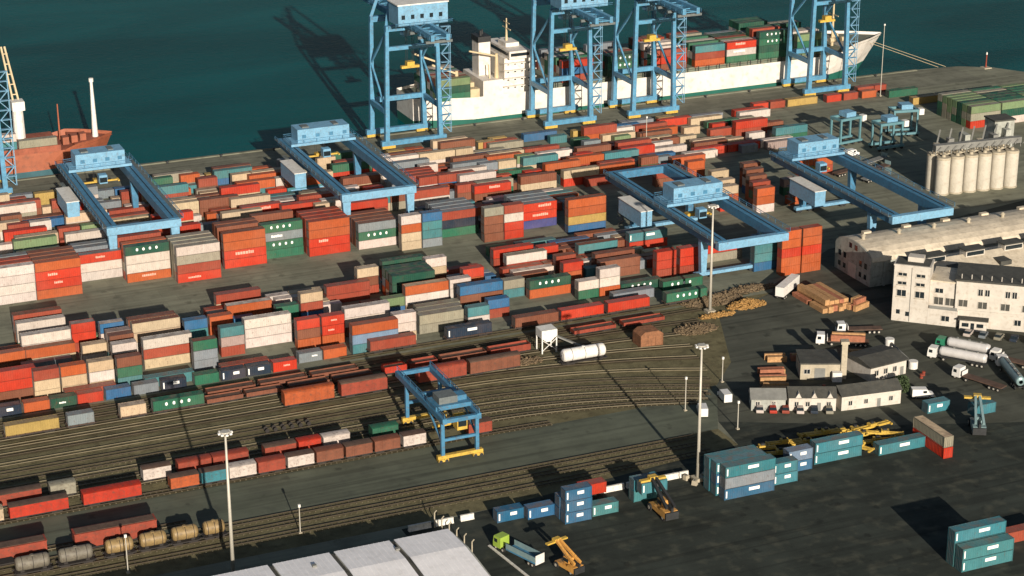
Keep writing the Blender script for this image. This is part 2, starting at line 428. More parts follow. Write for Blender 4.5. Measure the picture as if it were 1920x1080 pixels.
# ------------------------------------------------------------------ containers
CH, CW, CL = 2.59, 2.44, {20: 6.06, 40: 12.19}
PAL = dict(r=(224,64,34), o=(214,104,52), b=(156,94,68), k=(186,82,58), w=(250,234,222), c=(234,208,172), e=(182,176,155), y=(152,162,168),
           g=(52,124,94), d=(32,96,76), t=(84,152,158), u=(56,124,176), n=(40,58,78), l=(140,168,120), p=(196,172,166), s=(216,182,104), v=(84,88,150), x=(132,162,190), j=(70,150,164), q=(42,118,160))
CN = dict(r='red', o='orange', b='brown', k='brick red', w='white', c='cream', e='beige grey', y='grey', g='green', d='dark green', t='teal', u='blue', n='navy', l='pale green', p='pale pink', s='sand yellow', v='violet blue', x='light blue', j='turquoise', q='deep blue')
def ccol(ch, j=.1):
    c = [v/1.9 for v in lin(PAL[ch])]; k = 1 + random.uniform(-j, j)
    return (min(.85,c[0]*k*(1+random.uniform(-.04,.04))), min(.85,c[1]*k), min(.85,c[2]*k*(1+random.uniform(-.04,.04))), 1)
M_GASK = mat('container_hardware', (.10,.10,.10), .5, .5, var=.2)
M_LETR = mat('lettering_faded', (.66,.34,.26), .6, var=.1, scale=2)
M_LET = mat('lettering_white', (.80,.80,.76), .6, var=.08, scale=2)
def corr(m, x0, x1, y, z0, z1, d, n, flip):
    """a corrugated wall in the xz plane"""
    p = (x1-x0)/n; pts = []
    for i in range(n):
        a = x0+p*i; pts += [(a,0),(a+p*.32,0),(a+p*.5,d),(a+p*.82,d)]
    pts.append((x1,0))
    for (a,da),(b,db) in zip(pts, pts[1:]):
        m.quad([(a,y+da*flip,z0),(b,y+db*flip,z0),(b,y+db*flip,z1),(a,y+da*flip,z1)])
CM = {}
for L in (20, 40):
    ln = CL[L]; n = 11 if L == 20 else 22
    m = MB(); corr(m, .12, ln-.12, .05, .14, CH-.12, .05, n, 1); corr(m, .12, ln-.12, CW-.05, .14, CH-.12, .05, n, -1)
    m.quad([(ln-.04,.1,.1),(ln-.04,CW-.1,.1),(ln-.04,CW-.1,CH-.1),(ln-.04,.1,CH-.1)]); m.quad([(.1,.1,.15),(ln-.1,.1,.15),(ln-.1,CW-.1,.15),(.1,CW-.1,.15)])
    CM[L,'body'] = m.mesh('container_body', PAINT)
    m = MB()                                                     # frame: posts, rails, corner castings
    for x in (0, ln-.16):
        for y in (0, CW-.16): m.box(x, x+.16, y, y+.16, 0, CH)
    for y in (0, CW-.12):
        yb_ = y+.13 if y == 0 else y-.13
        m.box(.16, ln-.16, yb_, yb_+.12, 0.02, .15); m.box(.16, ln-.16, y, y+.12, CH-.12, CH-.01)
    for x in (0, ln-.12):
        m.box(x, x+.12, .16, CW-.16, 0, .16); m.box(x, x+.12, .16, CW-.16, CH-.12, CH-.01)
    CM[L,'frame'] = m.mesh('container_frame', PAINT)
    m = MB(); nr = 8 if L == 20 else 16; p = (ln-.24)/nr          # roof with pressed ribs
    for i in range(nr):
        a = .12+p*i
        for x0, x1, z0, z1 in ((a,a+p*.4,0,0),(a+p*.4,a+p*.5,0,.035),(a+p*.5,a+p*.9,.035,.035),(a+p*.9,a+p,.035,0)):
            m.quad([(x0,.12,CH-.05+z0),(x1,.12,CH-.05+z1),(x1,CW-.12,CH-.05+z1),(x0,CW-.12,CH-.05+z0)])
    CM[L,'roof'] = m.mesh('container_roof', PAINT)
    m = MB(); m.box(.03,.07,.17,CW/2-.02,.17,CH-.13); m.box(.03,.07,CW/2+.02,CW-.17,.17,CH-.13)
    CM[L,'door'] = m.mesh('container_door', PAINT)
    m = MB()
    for y in (.45,.95,1.5,2.0): m.beam((.0,y,.2),(.0,y,CH-.16),.05)
    CM[L,'bars'] = m.mesh('locking_bars', M_GASK)
rl = random.Random(3)
LET = []
for v in range(6):                                               # lettering blocks on the long side (unreadable at this distance)
    m = MB(); x = 0; n = (5,7,8,4,6,9)[v]
    if v == 3:                                                   # four separate large characters
        for i in range(4): m.box(i*1.5, i*1.5+.5, -.03, .01, .1, .6); m.box(i*1.5+.15, i*1.5+.35, -.028, .008, 0, .72)
    else:
        for i in range(n):
            w = rl.choice((.3,.42,.5)); m.box(x, x+w, -.03, .01, 0, .62+rl.choice((0,.0,.12)))
            m.box(x+.1, x+w-.08, -.034, -.03, .2, .34) if False else None
            x += w+.12
    LET.append((m.mesh('lettering', M_LET), max(p[0] for p in m.v)))
BOARD = {}
for L in (20, 40):
    a_, b_ = MB(), MB(); w_ = 1.5 if L == 20 else 2.6
    a_.box(0, w_, -.04, .0, 0, .72); b_.box(0, .3, -.04, .0, 0, CH*.6)
    BOARD[L] = (a_.mesh('name_board', M_LET), b_.mesh('code_strip', M_LET))
def container(loc, L, ch, label, roof=None, letter=False, group=None, rz=0, doors=True, cat='container'):
    o = link('container', CM[L,'body']); o.location = loc; o.rotation_euler = (0,0,rz); o.color = ccol(ch)
    tag(o, label, cat, group)
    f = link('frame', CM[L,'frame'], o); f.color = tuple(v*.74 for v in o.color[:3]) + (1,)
    r = link('roof', CM[L,'roof'], o)
    if roof: r.color = ccol(roof)
    else:
        g = random.uniform(.0,.35); c = o.color; lum = sum(c[:3])/3; r.color = tuple(v*(1-g)+(lum*.5+.12)*g for v in c[:3]) + (1,)
    if doors:
        d = link('door', CM[L,'door'], o); d.color = o.color
        link('locking_bars', CM[L,'bars'], d)['kind'] = 'stuff'
    if letter and ch in 'jqtuxn':                                # white name board and code strip
        m_ = BOARD[L]; t = link('name_board', m_[0], o); t.location = (CL[L]*random.uniform(.42,.5), .03, CH*.5); u_ = link('code_strip', m_[1], o); u_.location = (.34, .03, CH*.2)
    elif letter:
        v = 3 if (ch in 'gd' and L == 40) else (random.choice((0,1,2,4,5)) if L == 40 else 0)
        me, w = LET[v]; t = link('lettering', me, o); t['kind'] = 'stuff'; s = random.uniform(.75,1.35) if L == 40 else random.uniform(.5,.8)
        if ch in 'gd' and L == 40: s = 1.2
        t.scale = (s,1,s)
        if ch in 'rok': t.material_slots[0].link = 'OBJECT'; t.material_slots[0].material = M_LETR
        t.location = (max(.4, (CL[L]-w*s)*(random.uniform(.4,.6) if ch in 'gdnj' else random.uniform(.3,.85))), .02, CH*(.42 if ch in 'gd' else random.uniform(.38,.58)))
    return o
class Mass:
    """far or buried boxes joined into one object"""
    def __init__(s): s.m = MB(); s.cols = []
    def add(s, x, y, z, L, ch, roof=None):
        a = len(s.m.f); ln = CL[L]; c = ccol(ch); m = s.m
        corr(m, x+.1, x+ln-.1, y+.05, z+.14, z+CH-.12, .05, 8 if L == 20 else 16, 1)
        m.box(x, x+ln, y+.12, y+CW, z+.02, z+CH-.06)
        for xx in (x, x+ln-.16): m.box(xx-.004, xx+.164, y, y+.14, z, z+CH)
        m.box(x+.16, x+ln-.16, y, y+.12, z+CH-.12, z+CH-.01); m.box(x+.16, x+ln-.16, y+.13, y+.25, z+.01, z+.15)
        s.cols += [c]*(len(m.f)-a)
    def build(s, name, label):
        me = bpy.data.meshes.new(name); me.from_pydata(s.m.v, [], s.m.f); me.materials.append(PAINT_A)
        at = me.color_attributes.new('col', 'FLOAT_COLOR', 'CORNER'); buf = []
        for f, c in zip(s.m.f, s.cols): buf += list(c)*len(f)
        at.data.foreach_set('color', buf); me.update()
        return tag(link(name, me), label, kind='stuff')
MASS = Mass()
OCC = {}
BLK = {'F': (447.4, 2.95), 'B': (521.0, 2.95)}
rowlist = {}
for ln_ in TABLE.strip().splitlines():
    b, k, x, L, n, cols, roof = ln_.split(); k = int(k); x = float(x); L = int(L); n = int(n)
    toks = []
    for c in cols:
        if c == '*': toks[-1] += '*'
        else: toks.append(c)
    rowlist.setdefault((b,k), []).append((x, L, n, toks, None if roof == '-' else roof))
TIER = ['top of stack', 'second from top', 'third from top', 'fourth from top', 'bottom of stack']
nI = 0
for (b,k), row in sorted(rowlist.items()):
    y = BLK[b][0] + BLK[b][1]*k
    if b == 'F': ph = ('row edging the tracks' if k == 0 else '%s row behind tracks' % ordn(k))
    else: ph = ('tallest middle row' if k == 0 else ('%s row behind middle' % ordn(k-1) if k > 0 else '%s row before middle' % ordn(-k-1)))
    row.sort()
    for i, (x, L, n, toks, roof) in enumerate(row):
        OCC.setdefault((b,k), []).append((x, x+CL[L]))
        for j in range(n):                                       # j = 0 is the top tier
            z = CH*(n-1-j)
            if j < len(toks) and not (b == 'B' and (k >= 14 or (k >= 10 and (j > 0 or L == 20)))) and not (b == 'F' and j > 1 and L == 20):
                ch = toks[j][0]; size = 'long' if L == 40 else 'short'
                tier = 'single box' if n == 1 else TIER[j]
                jx = random.uniform(-.06,.06)
                container((x+jx, y+random.uniform(-.05,.05), z), L, ch, '%s %s container, %s, %s stack from left, %s' % (CN[ch], size, tier, ordn(i), ph),
                          roof if j == 0 else None, '*' in toks[j], 'containers stacked in the yard')
                nI += 1
            else:
                ch = toks[j][0] if j < len(toks) else random.choice('rokbwcygtu')
                MASS.add(x, y, z, L, ch)
# the tall stacks are two or three rows deep
for (b,k), row in sorted(rowlist.items()):
    if b == 'B' and -2 <= k <= 4:
        for (x, L, n, toks, roof) in row:
            if n >= 3 and x < 240 and L == 40:
                for dk in (1, 2, 3):
                    if all(x+CL[L] < q[0]-.1 or x > q[1]+.1 for q in OCC.get((b,k+dk), [])):
                        OCC.setdefault((b,k+dk), []).append((x, x+CL[L]))
                        for j in range(n): MASS.add(x, BLK[b][0]+BLK[b][1]*(k+dk), CH*j, L, (roof or random.choice('bkoyeb')))
# low filler boxes in the free slots of the far block and behind the front rows
rf = random.Random(9)
def fill(b, k0, k1, x0, x1, prob, nmax, pal):
    for k in range(k0, k1):
        if b == 'B' and k > 9 and k % 3 == 1: continue           # truck aisles
        y = BLK[b][0] + BLK[b][1]*k; x = x0 + rf.uniform(0,4)
        while x < x1:
            L = 40 if rf.random() < .7 else 20; a, e = x, x+CL[L]
            if rf.random() < prob and all(e+.15 < q[0] or a > q[1]+.15 for q in OCC.get((b,k), [])):
                OCC.setdefault((b,k), []).append((a,e))
                for j in range(rf.randint(1, nmax)): MASS.add(a, y, CH*j, L, rf.choice(pal))
                x = e+.3
            else: x += 2.2
PALF = 'rookkkbbbwwwcccceeyyygtul'
fill('B', 10, 21, 84, 285, .72, 2, PALF)
fill('B', 20, 28, 84, 235, .62, 2, PALF); fill('B', 20, 29, 235, 300, .18, 1, PALF)
fill('B', 2, 9, 84, 250, .25, 1, PALF)
fill('F', 10, 14, 204, 252, .5, 1, PALF); fill('F', 8, 13, 66, 198, .25, 1, PALF); fill('F', 13, 16, 120, 200, .35, 1, PALF); fill('F', 15, 20, 206, 252, .5, 1, PALF)
fill('B', 14, 28, 285, 345, .35, 1, PALF)
MASS.build('container_stacks', 'more containers packed low between and beneath the taller stacks')
# ------------------------------------------------------------------ yard gantry cranes
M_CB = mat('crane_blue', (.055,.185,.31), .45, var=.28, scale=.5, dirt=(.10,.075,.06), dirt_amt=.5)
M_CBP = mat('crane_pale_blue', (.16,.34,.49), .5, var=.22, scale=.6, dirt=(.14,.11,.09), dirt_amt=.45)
M_CGREY = mat('crane_walkway', (.14,.16,.16), .7, .2, var=.3, scale=1)
M_YEL = mat('safety_yellow', (.55,.36,.06), .5, var=.25, scale=.8, dirt=(.12,.09,.05), dirt_amt=.6)
M_DARK = mat('dark_steel', (.03,.032,.034), .6, .2, var=.3, scale=1)
M_GLASS = mat('dark_glass', (.015,.022,.026), .12, var=.1, spec=.8)
M_WHITE = mat('white_paint', (.70,.68,.63), .5, var=.14, scale=.5, dirt=(.3,.25,.2), dirt_amt=.35)
M_TYRE = mat('tyre_rubber', (.018,.018,.018), .9, var=.2)
def part(t, name, mt, *boxes):
    m = MB()
    for b in boxes: m.box(*b)
    return m.build(name, mt, t)
def railing(t, pts, z, h=1.1, name='handrail'):
    m = MB()
    for (a, b) in zip(pts, pts[1:]):
        m.beam((a[0],a[1],z+h),(b[0],b[1],z+h),.12); m.beam((a[0],a[1],z+h*.5),(b[0],b[1],z+h*.5),.08)
        d = math.dist(a,b); k = max(1,int(d/4))
        for i in range(k+1): f = i/k; m.beam((a[0]+(b[0]-a[0])*f,a[1]+(b[1]-a[1])*f,z),(a[0]+(b[0]-a[0])*f,a[1]+(b[1]-a[1])*f,z+h),.1)
    o = m.build(name, M_CB, t); return o
def rmg(x, y, w, ln, legn, legf, ty, label, rz=0):
    """x,y near left corner; girders run away along +y; legs at legn / legf along the girder; trolley at ty"""
    t = thing('gantry_crane', label, 'gantry crane', (x,y,0), rz, 'blue gantry cranes over the container yard'); T = 14.2; gw = 2.8; gd = 2.6
    for i, gx in enumerate((0, w-gw)):
        g = part(t, 'girder', M_CB, (gx, gx+gw, .9, ln-.9, T-gd, T))
        part(g, 'walkway', M_CGREY, ((gx-1.25, gx-.02, .9, ln-.9, T-.25, T-.1) if i == 0 else (gx+gw+.02, gx+gw+1.25, .9, ln-.9, T-.25, T-.1)))
        part(g, 'trolley_rail', M_DARK, (gx+gw*.5-.1, gx+gw*.5+.1, 2, ln-2, T+.002, T+.2))
        railing(g, [(gx-1.2 if i == 0 else gx+gw+1.2, .9), (gx-1.2 if i == 0 else gx+gw+1.2, ln-.9)], T-.1)
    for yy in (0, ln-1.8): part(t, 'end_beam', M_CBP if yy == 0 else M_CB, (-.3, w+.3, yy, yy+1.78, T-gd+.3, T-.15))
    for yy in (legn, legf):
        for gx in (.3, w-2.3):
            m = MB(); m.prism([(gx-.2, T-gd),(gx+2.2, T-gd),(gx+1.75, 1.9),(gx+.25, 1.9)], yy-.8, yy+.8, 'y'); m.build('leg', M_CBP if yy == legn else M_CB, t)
        part(t, 'sill_beam', M_CBP, (-1.2, w+1.2, yy-.75, yy+.75, 1.0, 1.88))
        for bx in (-1.0, 3.2, w-5.2, w-1.0):
            b = part(t, 'bogie', M_DARK, (bx, bx+2.0, yy-.5, yy+.5, .35, .98)); m = MB()
            for k in (.45, 1.55): m.cyl((bx+k, yy-.3, .42),(bx+k, yy+.3, .42), .4, n=10)
            m.build('wheel', M_DARK, b)
    # trolley with machinery house
    tr = part(t, 'trolley', M_CBP, (.6, w-.6, ty-4.2, ty+4.2, T+.22, T+1.0))
    h = part(tr, 'machinery_house', M_CBP, (3.0, w-2.4, ty-3.4, ty+3.2, T+1.02, T+5.2)); 
    part(tr, 'roof_hatch', M_CGREY, (5.0, 7.2, ty-2, ty+1, T+5.22, T+5.6), (w-7, w-5.4, ty-2, ty+1.6, T+5.22, T+5.5))
    m = MB()
    for k in range(4): a = 4.4+(w-9)*k/3; m.box(a, a+1.3, ty-3.44, ty-3.38, T+2.4, T+3.5)
    m.build('louvres', M_CB, tr)
    railing(tr, [(.6,ty-4.1),(w-.6,ty-4.1),(w-.6,ty+4.1),(.6,ty+4.1),(.6,ty-4.1)], T+1.0)
    c = part(t, 'operator_cab', M_CBP, (w*.5-1.2, w*.5+1.2, ty-7.2, ty-4.6, T-3.4, T-.8)); part(c, 'cab_window', M_GLASS, (w*.5-1.1, w*.5+1.1, ty-7.26, ty-7.2, T-3.0, T-1.5))
    m = MB(); z = 9.2
    m.box(w*.5-6.1, w*.5+6.1, ty-.3, ty+.3, z, z+.45)
    for s in (-6.1, 5.6): m.box(w*.5+s, w*.5+s+.5, ty-1.2, ty+1.2, z-.05, z+.4)
    m.box(w*.5-1.6, w*.5+1.6, ty-1, ty+1, z+.46, z+1.2)
    sp = m.build('spreader', M_YEL, t); m = MB()
    for sx in (-1.4, 1.4):
        for sy in (-.8, .8): m.beam((w*.5+sx, ty+sy, z+1.2),(w*.5+sx, ty+sy, T+.3), .08)
    m.build('hoist_rope', M_DARK, sp)
    # long electrical house hung on the outer left girder, stair tower
    eh = part(t, 'electrical_house', M_CBP, (-4.4, -.9, legf-16.0, legf-1.6, T-6.9, T-2.4)); part(eh, 'house_roof', M_WHITE, (-4.6, -.7, legf-16.2, legf-1.4, T-2.39, T-2.2))
    m = MB()
    for k in range(5): z0 = 2+k*2.0; s = 1 if k % 2 else -1; m.beam((-2.0, legf+1.2-s*1.6, z0),(-2.0, legf+1.2+s*1.6, z0+2.0), .7, .15); m.box(-2.6,-1.4,legf-.8,legf+3.2,z0+1.95,z0+2.05)
    m.build('stair', M_CGREY, t)
    return t
rmg(107.3, 531.0, 20.2, 66, 1.4, 50, 58, 'blue gantry crane over the leftmost container rows, white roofed house at its far end')
rmg(175.8, 532.6, 22.2, 63, 1.4, 48, 55, 'blue gantry crane before the open water, beside the first quay crane')
rmg(254.6, 452.2, 21.0, 70, 11.5, 54, 36, 'blue gantry crane behind the lamp mast, machinery house half way along')
rmg(309.2, 452.0, 19.6, 67, 12.5, 50, 60, 'blue gantry crane between the silos and the arched warehouse')
# rail-mounted crane over the tracks
def rail_crane(x, y):
    t = thing('rail_gantry_crane', 'pale blue gantry crane with yellow bogies straddling the goods train', 'gantry crane', (x,y,0)); w = 9.2; T = 11.0
    for gx in (0, w-1.0):
        g = part(t, 'girder', M_CB, (gx, gx+1.0, -1.6, 28.5, T-1.3, T)); railing(g, [(gx+.5,-1.6),(gx+.5,28.5)], T)
    for yy in (-1.6, 14, 27.6): part(t, 'cross_beam', M_CB, (1.0, w-1.0, yy, yy+.9, T-1.1, T-.2))
    for yy in (0, 22.4):
        for gx in (.1, w-.9): m = MB(); m.beam((gx+.4,yy,T-1.3),(gx+.4,yy,1.6),.8,.8); m.build('leg', M_CB, t)
        part(t, 'sill_beam', M_YEL, (-.8, w+.8, yy-.5, yy+.5, .95, 1.7)); part(t, 'tie_beam', M_CB, (.9, w-.9, yy-.3, yy+.3, 5.0, 5.6))
        for bx in (-.7, w-1.6):
            b = part(t, 'bogie', M_YEL, (bx, bx+2.4, yy-.7, yy+.7, .3, .94)); m = MB()
            for k in (.5, 1.9): m.cyl((bx+k,yy-.75,.42),(bx+k,yy+.75,.42),.42,n=10)
            m.build('wheel', M_DARK, b)
    tr = part(t, 'trolley', M_CB, (.2, w-.2, 3, 9, T+.02, T+1.0)); part(tr, 'machinery_house', M_CGREY, (1.4, w-3.4, 4, 8, T+1.02, T+2.6)); part(tr, 'winch', M_CB, (w-3.2, w-1, 4.6, 7.4, T+1.02, T+2.2))
    c = part(t, 'operator_cab', M_YEL, (w*.5-.2, w*.5+2.2, .8, 3.4, 6.6, 9.6)); part(c, 'cab_window', M_GLASS, (w*.5, w*.5+2.0, .74, .8, 7.4, 9.0))
    part(t, 'spreader', M_YEL, (w*.5-4.2, w*.5+4.0, 5.6, 6.2, 5.9, 6.4), (w*.5-1.2, w*.5+1.2, 5, 7, 6.42, 7.4))
    m = MB()
    for sx in (-1,1): m.beam((w*.5+sx,6,7.4),(w*.5+sx,6,T),.08)
    m.build('hoist_rope', M_DARK, t)
    for bx in (.4, w-.4): m = MB(); m.beam((bx,.2,4.8),(bx,8.5,T-1.3),.4); m.build('brace', M_CB, t)
    return t
rail_crane(147.2, 383.6)
# ------------------------------------------------------------------ ship-to-shore cranes
M_CL = mat('quay_crane_blue', (.085,.255,.40), .45, var=.28, scale=.5, dirt=(.13,.10,.08), dirt_amt=.5)
def sts(x, w, label, house=True, ybk=-26, yl=614.0, g=15.0, ztop=40.0):
    t = thing('quay_crane', label, 'quay crane', (x,yl,0), 0, 'blue quay cranes along the berth')
    for yy in (0, g):
        for gx in (0, w):
            m = MB(); ins = .8 if gx == 0 else -.8
            m.beam((gx,yy,2.4),(gx+ins,yy,ztop), 1.5, 1.7, w2=1.15); m.build('leg', M_CL, t)
        part(t, 'sill_beam', M_CL, (-2, w+2, yy-.8, yy+.8, 1.5, 3.1)); part(t, 'portal_beam', M_CL, (.9, w-.9, yy-.6, yy+.6, 12.4, 14.0) if yy else (.9, w-.9, yy-.6, yy+.6, 33.5, 34.8))
        part(t, 'top_beam', M_CL, (.3, w-.3, yy-.9, yy+.9, ztop, ztop+1.8))
        for bx in (-1.8, w-3.0):
            b = part(t, 'bogie', M_YEL, (bx, bx+4.6, yy-.6, yy+.6, .5, 1.48)); m = MB()
            for k in (.6,1.8,2.9,4.1): m.cyl((bx+k,yy-.35,.5),(bx+k,yy+.35,.5),.45,n=10)
            m.build('wheel', M_DARK, b)
    for gx in (0, w):
        part(t, 'side_beam', M_CL, (gx-.5, gx+.5, .9, g-.9, 12.2, 13.8)); ins = .4 if gx == 0 else -.4
        for a, b in (((gx,.6,13.8),(gx+ins,g-.4,26)), ((gx+ins,g-.4,26.4),(gx+ins*2,.6,ztop-.5))):
            m = MB(); m.beam(a, b, .6); m.build('brace', M_CL, t)
    yb, yw = ybk, g+48
    for gx in (w*.5-3.2, w*.5+2.0):
        b = part(t, 'boom_girder', M_CL, (gx, gx+1.2, yb, yw, ztop+1.82, ztop+3.8)); railing(b, [(gx+(-.5 if gx < w*.5 else 1.7), yb),(gx+(-.5 if gx < w*.5 else 1.7), yw)], ztop+2.4)
    m = MB(); n = 18
    for k in range(n):
        a = yb+(yw-yb)*k/n; c = a+(yw-yb)/n; s = 1 if k % 2 else -1
        m.beam((w*.5-2*s,a,ztop+2.6),(w*.5+2*s,c,ztop+2.6),.35); m.beam((w*.5-2,a,ztop+2.6),(w*.5+2,a,ztop+2.6),.3)
    m.build('boom_lattice', M_CL, t)
    m = MB()                                                     # hoist platforms and cable drum frames under the back reach
    for yy in (yb+1, yb+8, yb+15): m.box(w*.5-4.5, w*.5+4.5, yy, yy+1, ztop+.9, ztop+1.7)
    m.build('back_platform', M_CGREY, t)
    for gx in (.8, w-.8):
        m = MB(); m.beam((gx,g,ztop+1.8),(w*.5+(-1 if gx < 2 else 1),g-2,ztop+24),1.0); m.build('a_frame_leg', M_CL, t)
        m = MB(); m.beam((gx,0,ztop+1.8),(w*.5+(-1 if gx < 2 else 1),g-3.4,ztop+24),.8); m.build('back_stay', M_CL, t)
    for s in (-2.4, 2.4):
        m = MB(); m.beam((w*.5+s*.4,g-2,ztop+24),(w*.5+s,yw-8,ztop+3.8),.35); m.build('fore_stay', M_CL, t)
    if house:
        h = part(t, 'machinery_house', M_CBP, (w*.5-8.5, w*.5+8.5, -11, -2.2, ztop+3.9, ztop+10.5)); part(h, 'house_roof', M_WHITE, (w*.5-8.8, w*.5+8.8, -11.3, -1.9, ztop+10.52, ztop+10.9))
        m = MB()
        for k in range(5): a = w*.5-7.4+k*3.2; m.box(a, a+1.2, -11.06, -10.98, ztop+6, ztop+7.4)
        m.build('house_window', M_GLASS, h); railing(h, [(w*.5-9.8,-12.2),(w*.5+9.8,-12.2),(w*.5+9.8,-1)], ztop+3.9)
    # zig-zag stair and lift cage on the right leg, bundled walkways
    m = MB()
    for k in range(12):
        z0 = 4+k*3.0; s = 1 if k % 2 else -1
        m.beam((w+1.8-s*1.4,-.9,z0),(w+1.8+s*1.4,-.9,z0+3.0),.7,.2); m.box(w+.2,w+3.6,-1.6,-.2,z0+2.95,z0+3.1); m.beam((w+3.4,-1.5,z0),(w+3.4,-1.5,z0+3),.15); m.beam((w+3.4,-.3,z0),(w+3.4,-.3,z0+3),.15)
    m.build('stair', M_CBP, t)
    c = part(t, 'operator_cab', M_CBP, (w*.5-1.5, w*.5+1.5, 3.5, 7, ztop-3.2, ztop-.2)); part(c, 'cab_window', M_GLASS, (w*.5-1.4, w*.5+1.4, 7.0, 7.06, ztop-2.8, ztop-1))
    m = MB(); m.box(w*.5-3, w*.5+3, 1.2, 3.4, ztop+.2, ztop+1.7); tr = m.build('trolley', M_CL, t)
    z = 26.5; sp = part(t, 'spreader', M_YEL, (w*.5-3.1, w*.5+3.1, 1.6, 3.0, z, z+.8), (w*.5-1.3, w*.5+1.3, 1.2, 3.4, z+.82, z+2.2)); m = MB()
    for sx in (-1.1,1.1):
        for sy in (1.6,3.0): m.beam((w*.5+sx,sy,z+2.2),(w*.5+sx,sy,ztop+.2),.1)
    m.build('hoist_rope', M_DARK, sp)
    return t
sts(218.6, 19.0, 'blue quay crane at the ship stern, standing clear against the open water')
sts(277.6, 15.5, 'blue quay crane just right of the ship white superstructure')
sts(309.4, 15.8, 'blue quay crane amidships, third along the berth')
sts(380.0, 15.2, 'blue quay crane beside the ship bow, farthest along the berth')
sts(73.5, 20.0, 'quay crane cut off by the picture edge, beside the small red ship', house=False)
# ------------------------------------------------------------------ ships
M_HULLW = mat('hull_white', (.66,.62,.56), .5, var=.12, scale=.15, dirt=(.32,.2,.13), dirt_amt=.35)
M_HULLG = mat('hull_boot_green', (.02,.12,.09), .5, var=.2, scale=.2)
M_HULLR = mat('hull_oxide_red', (.33,.10,.05), .6, var=.25, scale=.2, dirt=(.12,.06,.04), dirt_amt=.5)
M_HULLT = mat('hull_teal', (.05,.12,.14), .5, var=.2, scale=.2)
M_DECK = mat('deck_green', (.14,.16,.12), .8, var=.35, scale=.3, dirt=(.2,.13,.08), dirt_amt=.6)
M_DECKR = mat('deck_red', (.30,.09,.05), .8, var=.35, scale=.3, dirt=(.12,.06,.04), dirt_amt=.5)
M_SAND = mat('mast_buff', (.52,.42,.26), .6, var=.2)
def hull(t, x0, x1, yc, hb, zd, bow, mts, name='hull', rake=6.0, stern=.55, fore=2.6):
    n = 28; m = MB(); st = []
    for i in range(n+1):
        f = i/n; x = x0+(x1-x0)*f
        b = hb*(stern+(1-stern)*min(1,f/.10)); bw = b
        if f > 1-bow:
            q = (f-(1-bow))/bow; b = hb*(1-q**2.6); bw = hb*max(0,(1-q**1.5))
        zz = zd + (fore if f > 1-bow*.55 else 0)
        xr = lambda z: x + (rake*((f-(1-bow))/bow)**2*(z/zd) if f > 1-bow else 0)
        st.append([(xr(-3.2), bw*.96, -3.2), (xr(.6), bw*.98+b*.02, .6), (xr(zd*.5), (b+bw)/2, zd*.5), (xr(zz), max(b,.25), zz)])
    for a, c in zip(st, st[1:]):
        for k in range(3):
            for s in (-1, 1): m.quad([(a[k][0],yc+s*a[k][1],a[k][2]),(c[k][0],yc+s*c[k][1],c[k][2]),(c[k+1][0],yc+s*c[k+1][1],c[k+1][2]),(a[k+1][0],yc+s*a[k+1][1],a[k+1][2])], 1 if k == 0 else 0)
        z = min(a[3][2], c[3][2])-1.0
        m.quad([(a[3][0],yc-a[3][1]*.985,z),(c[3][0],yc-c[3][1]*.985,z),(c[3][0],yc+c[3][1]*.985,z),(a[3][0],yc+a[3][1]*.985,z)], 2)
    a = st[0]
    for k in range(3): m.quad([(a[k][0],yc-a[k][1],a[k][2]),(a[k][0],yc+a[k][1],a[k][2]),(a[k+1][0],yc+a[k+1][1],a[k+1][2]),(a[k+1][0],yc-a[k+1][1],a[k+1][2])], 1 if k == 0 else 0)
    i = int(n*(1-bow*.55))+1; x = st[i][3][0]; m.quad([(x,yc-st[i][3][1],zd-1),(x,yc+st[i][3][1],zd-1),(x,yc+st[i][3][1],zd+fore-1),(x,yc-st[i][3][1],zd+fore-1)], 0)
    return m.build(name, mts, t)
sh = thing('container_ship', 'white hulled container ship moored along the quay behind the blue cranes', 'container ship', (0,0,0))
hull(sh, 238, 425, 649, 14.6, 8.4, .17, [M_HULLW, M_HULLG, M_DECK])
part(sh, 'hatch_coaming', M_DECK, (290,401,637.5,660.5,7.42,9.2))
sp = part(sh, 'superstructure', M_HULLW, (270.5,281.5,636.4,653,7.42,20.4)); part(sp, 'bridge', M_HULLW, (271.5,279.5,634.2,655,20.42,23.2)); part(sp, 'lower_house', M_HULLW, (262.5,270.48,636.4,655,7.42,13.2))
for z in (9.6,12.4,15.2,17.9):
    for k in range(4): part(sp, 'porthole', M_GLASS, (271.6+k*2.6, 272.3+k*2.6, 636.33, 636.42, z, z+.7))
m = MB(); m.box(272,279,634.13,634.2,21.4,22.5); m.box(271.43,271.5,635,654,21.4,22.5); m.build('bridge_window', M_GLASS, sp)
for z in (10.4,13.22,16.0,18.6): part(sp, 'deck_ledge', M_HULLW, (269.9,282.1,635.0,636.38,z,z+.25))
part(sp, 'monkey_island', M_HULLW, (273,278,641,648,23.22,24.6))
m = MB(); m.cyl((275,645,24.6),(275,645,32.5),.45,.2); m.beam((275,641.5,29),(275,648.5,29),.3); m.beam((275,642.5,31),(275,647.5,31),.25); m.build('radar_mast', M_SAND, sp)
fn = part(sh, 'funnel', M_HULLW, (264,268.4,644,650,13.22,25)); part(fn, 'funnel_top', M_DARK, (263.8,268.6,643.8,650.2,25.02,27)); 
m = MB(); m.cyl((265.6,646,27),(265.6,646,28.8),.5); m.cyl((267,648,27),(267,648,28.6),.4); m.build('exhaust_pipe', M_DARK, fn)
m = MB(); m.cyl((268.6,639,13.2),(268.6,639,22),.8,.5); m.beam((268.6,639,21),(258,638,24),.5); m.beam((266,639,13),(266,640,18),.4); m.build('stores_crane', M_SAND, sh)
for k in range(3): part(sh, 'vent_house', M_SAND, (257.8,261.4,637+k*5,640+k*5,7.42,10.6+k))
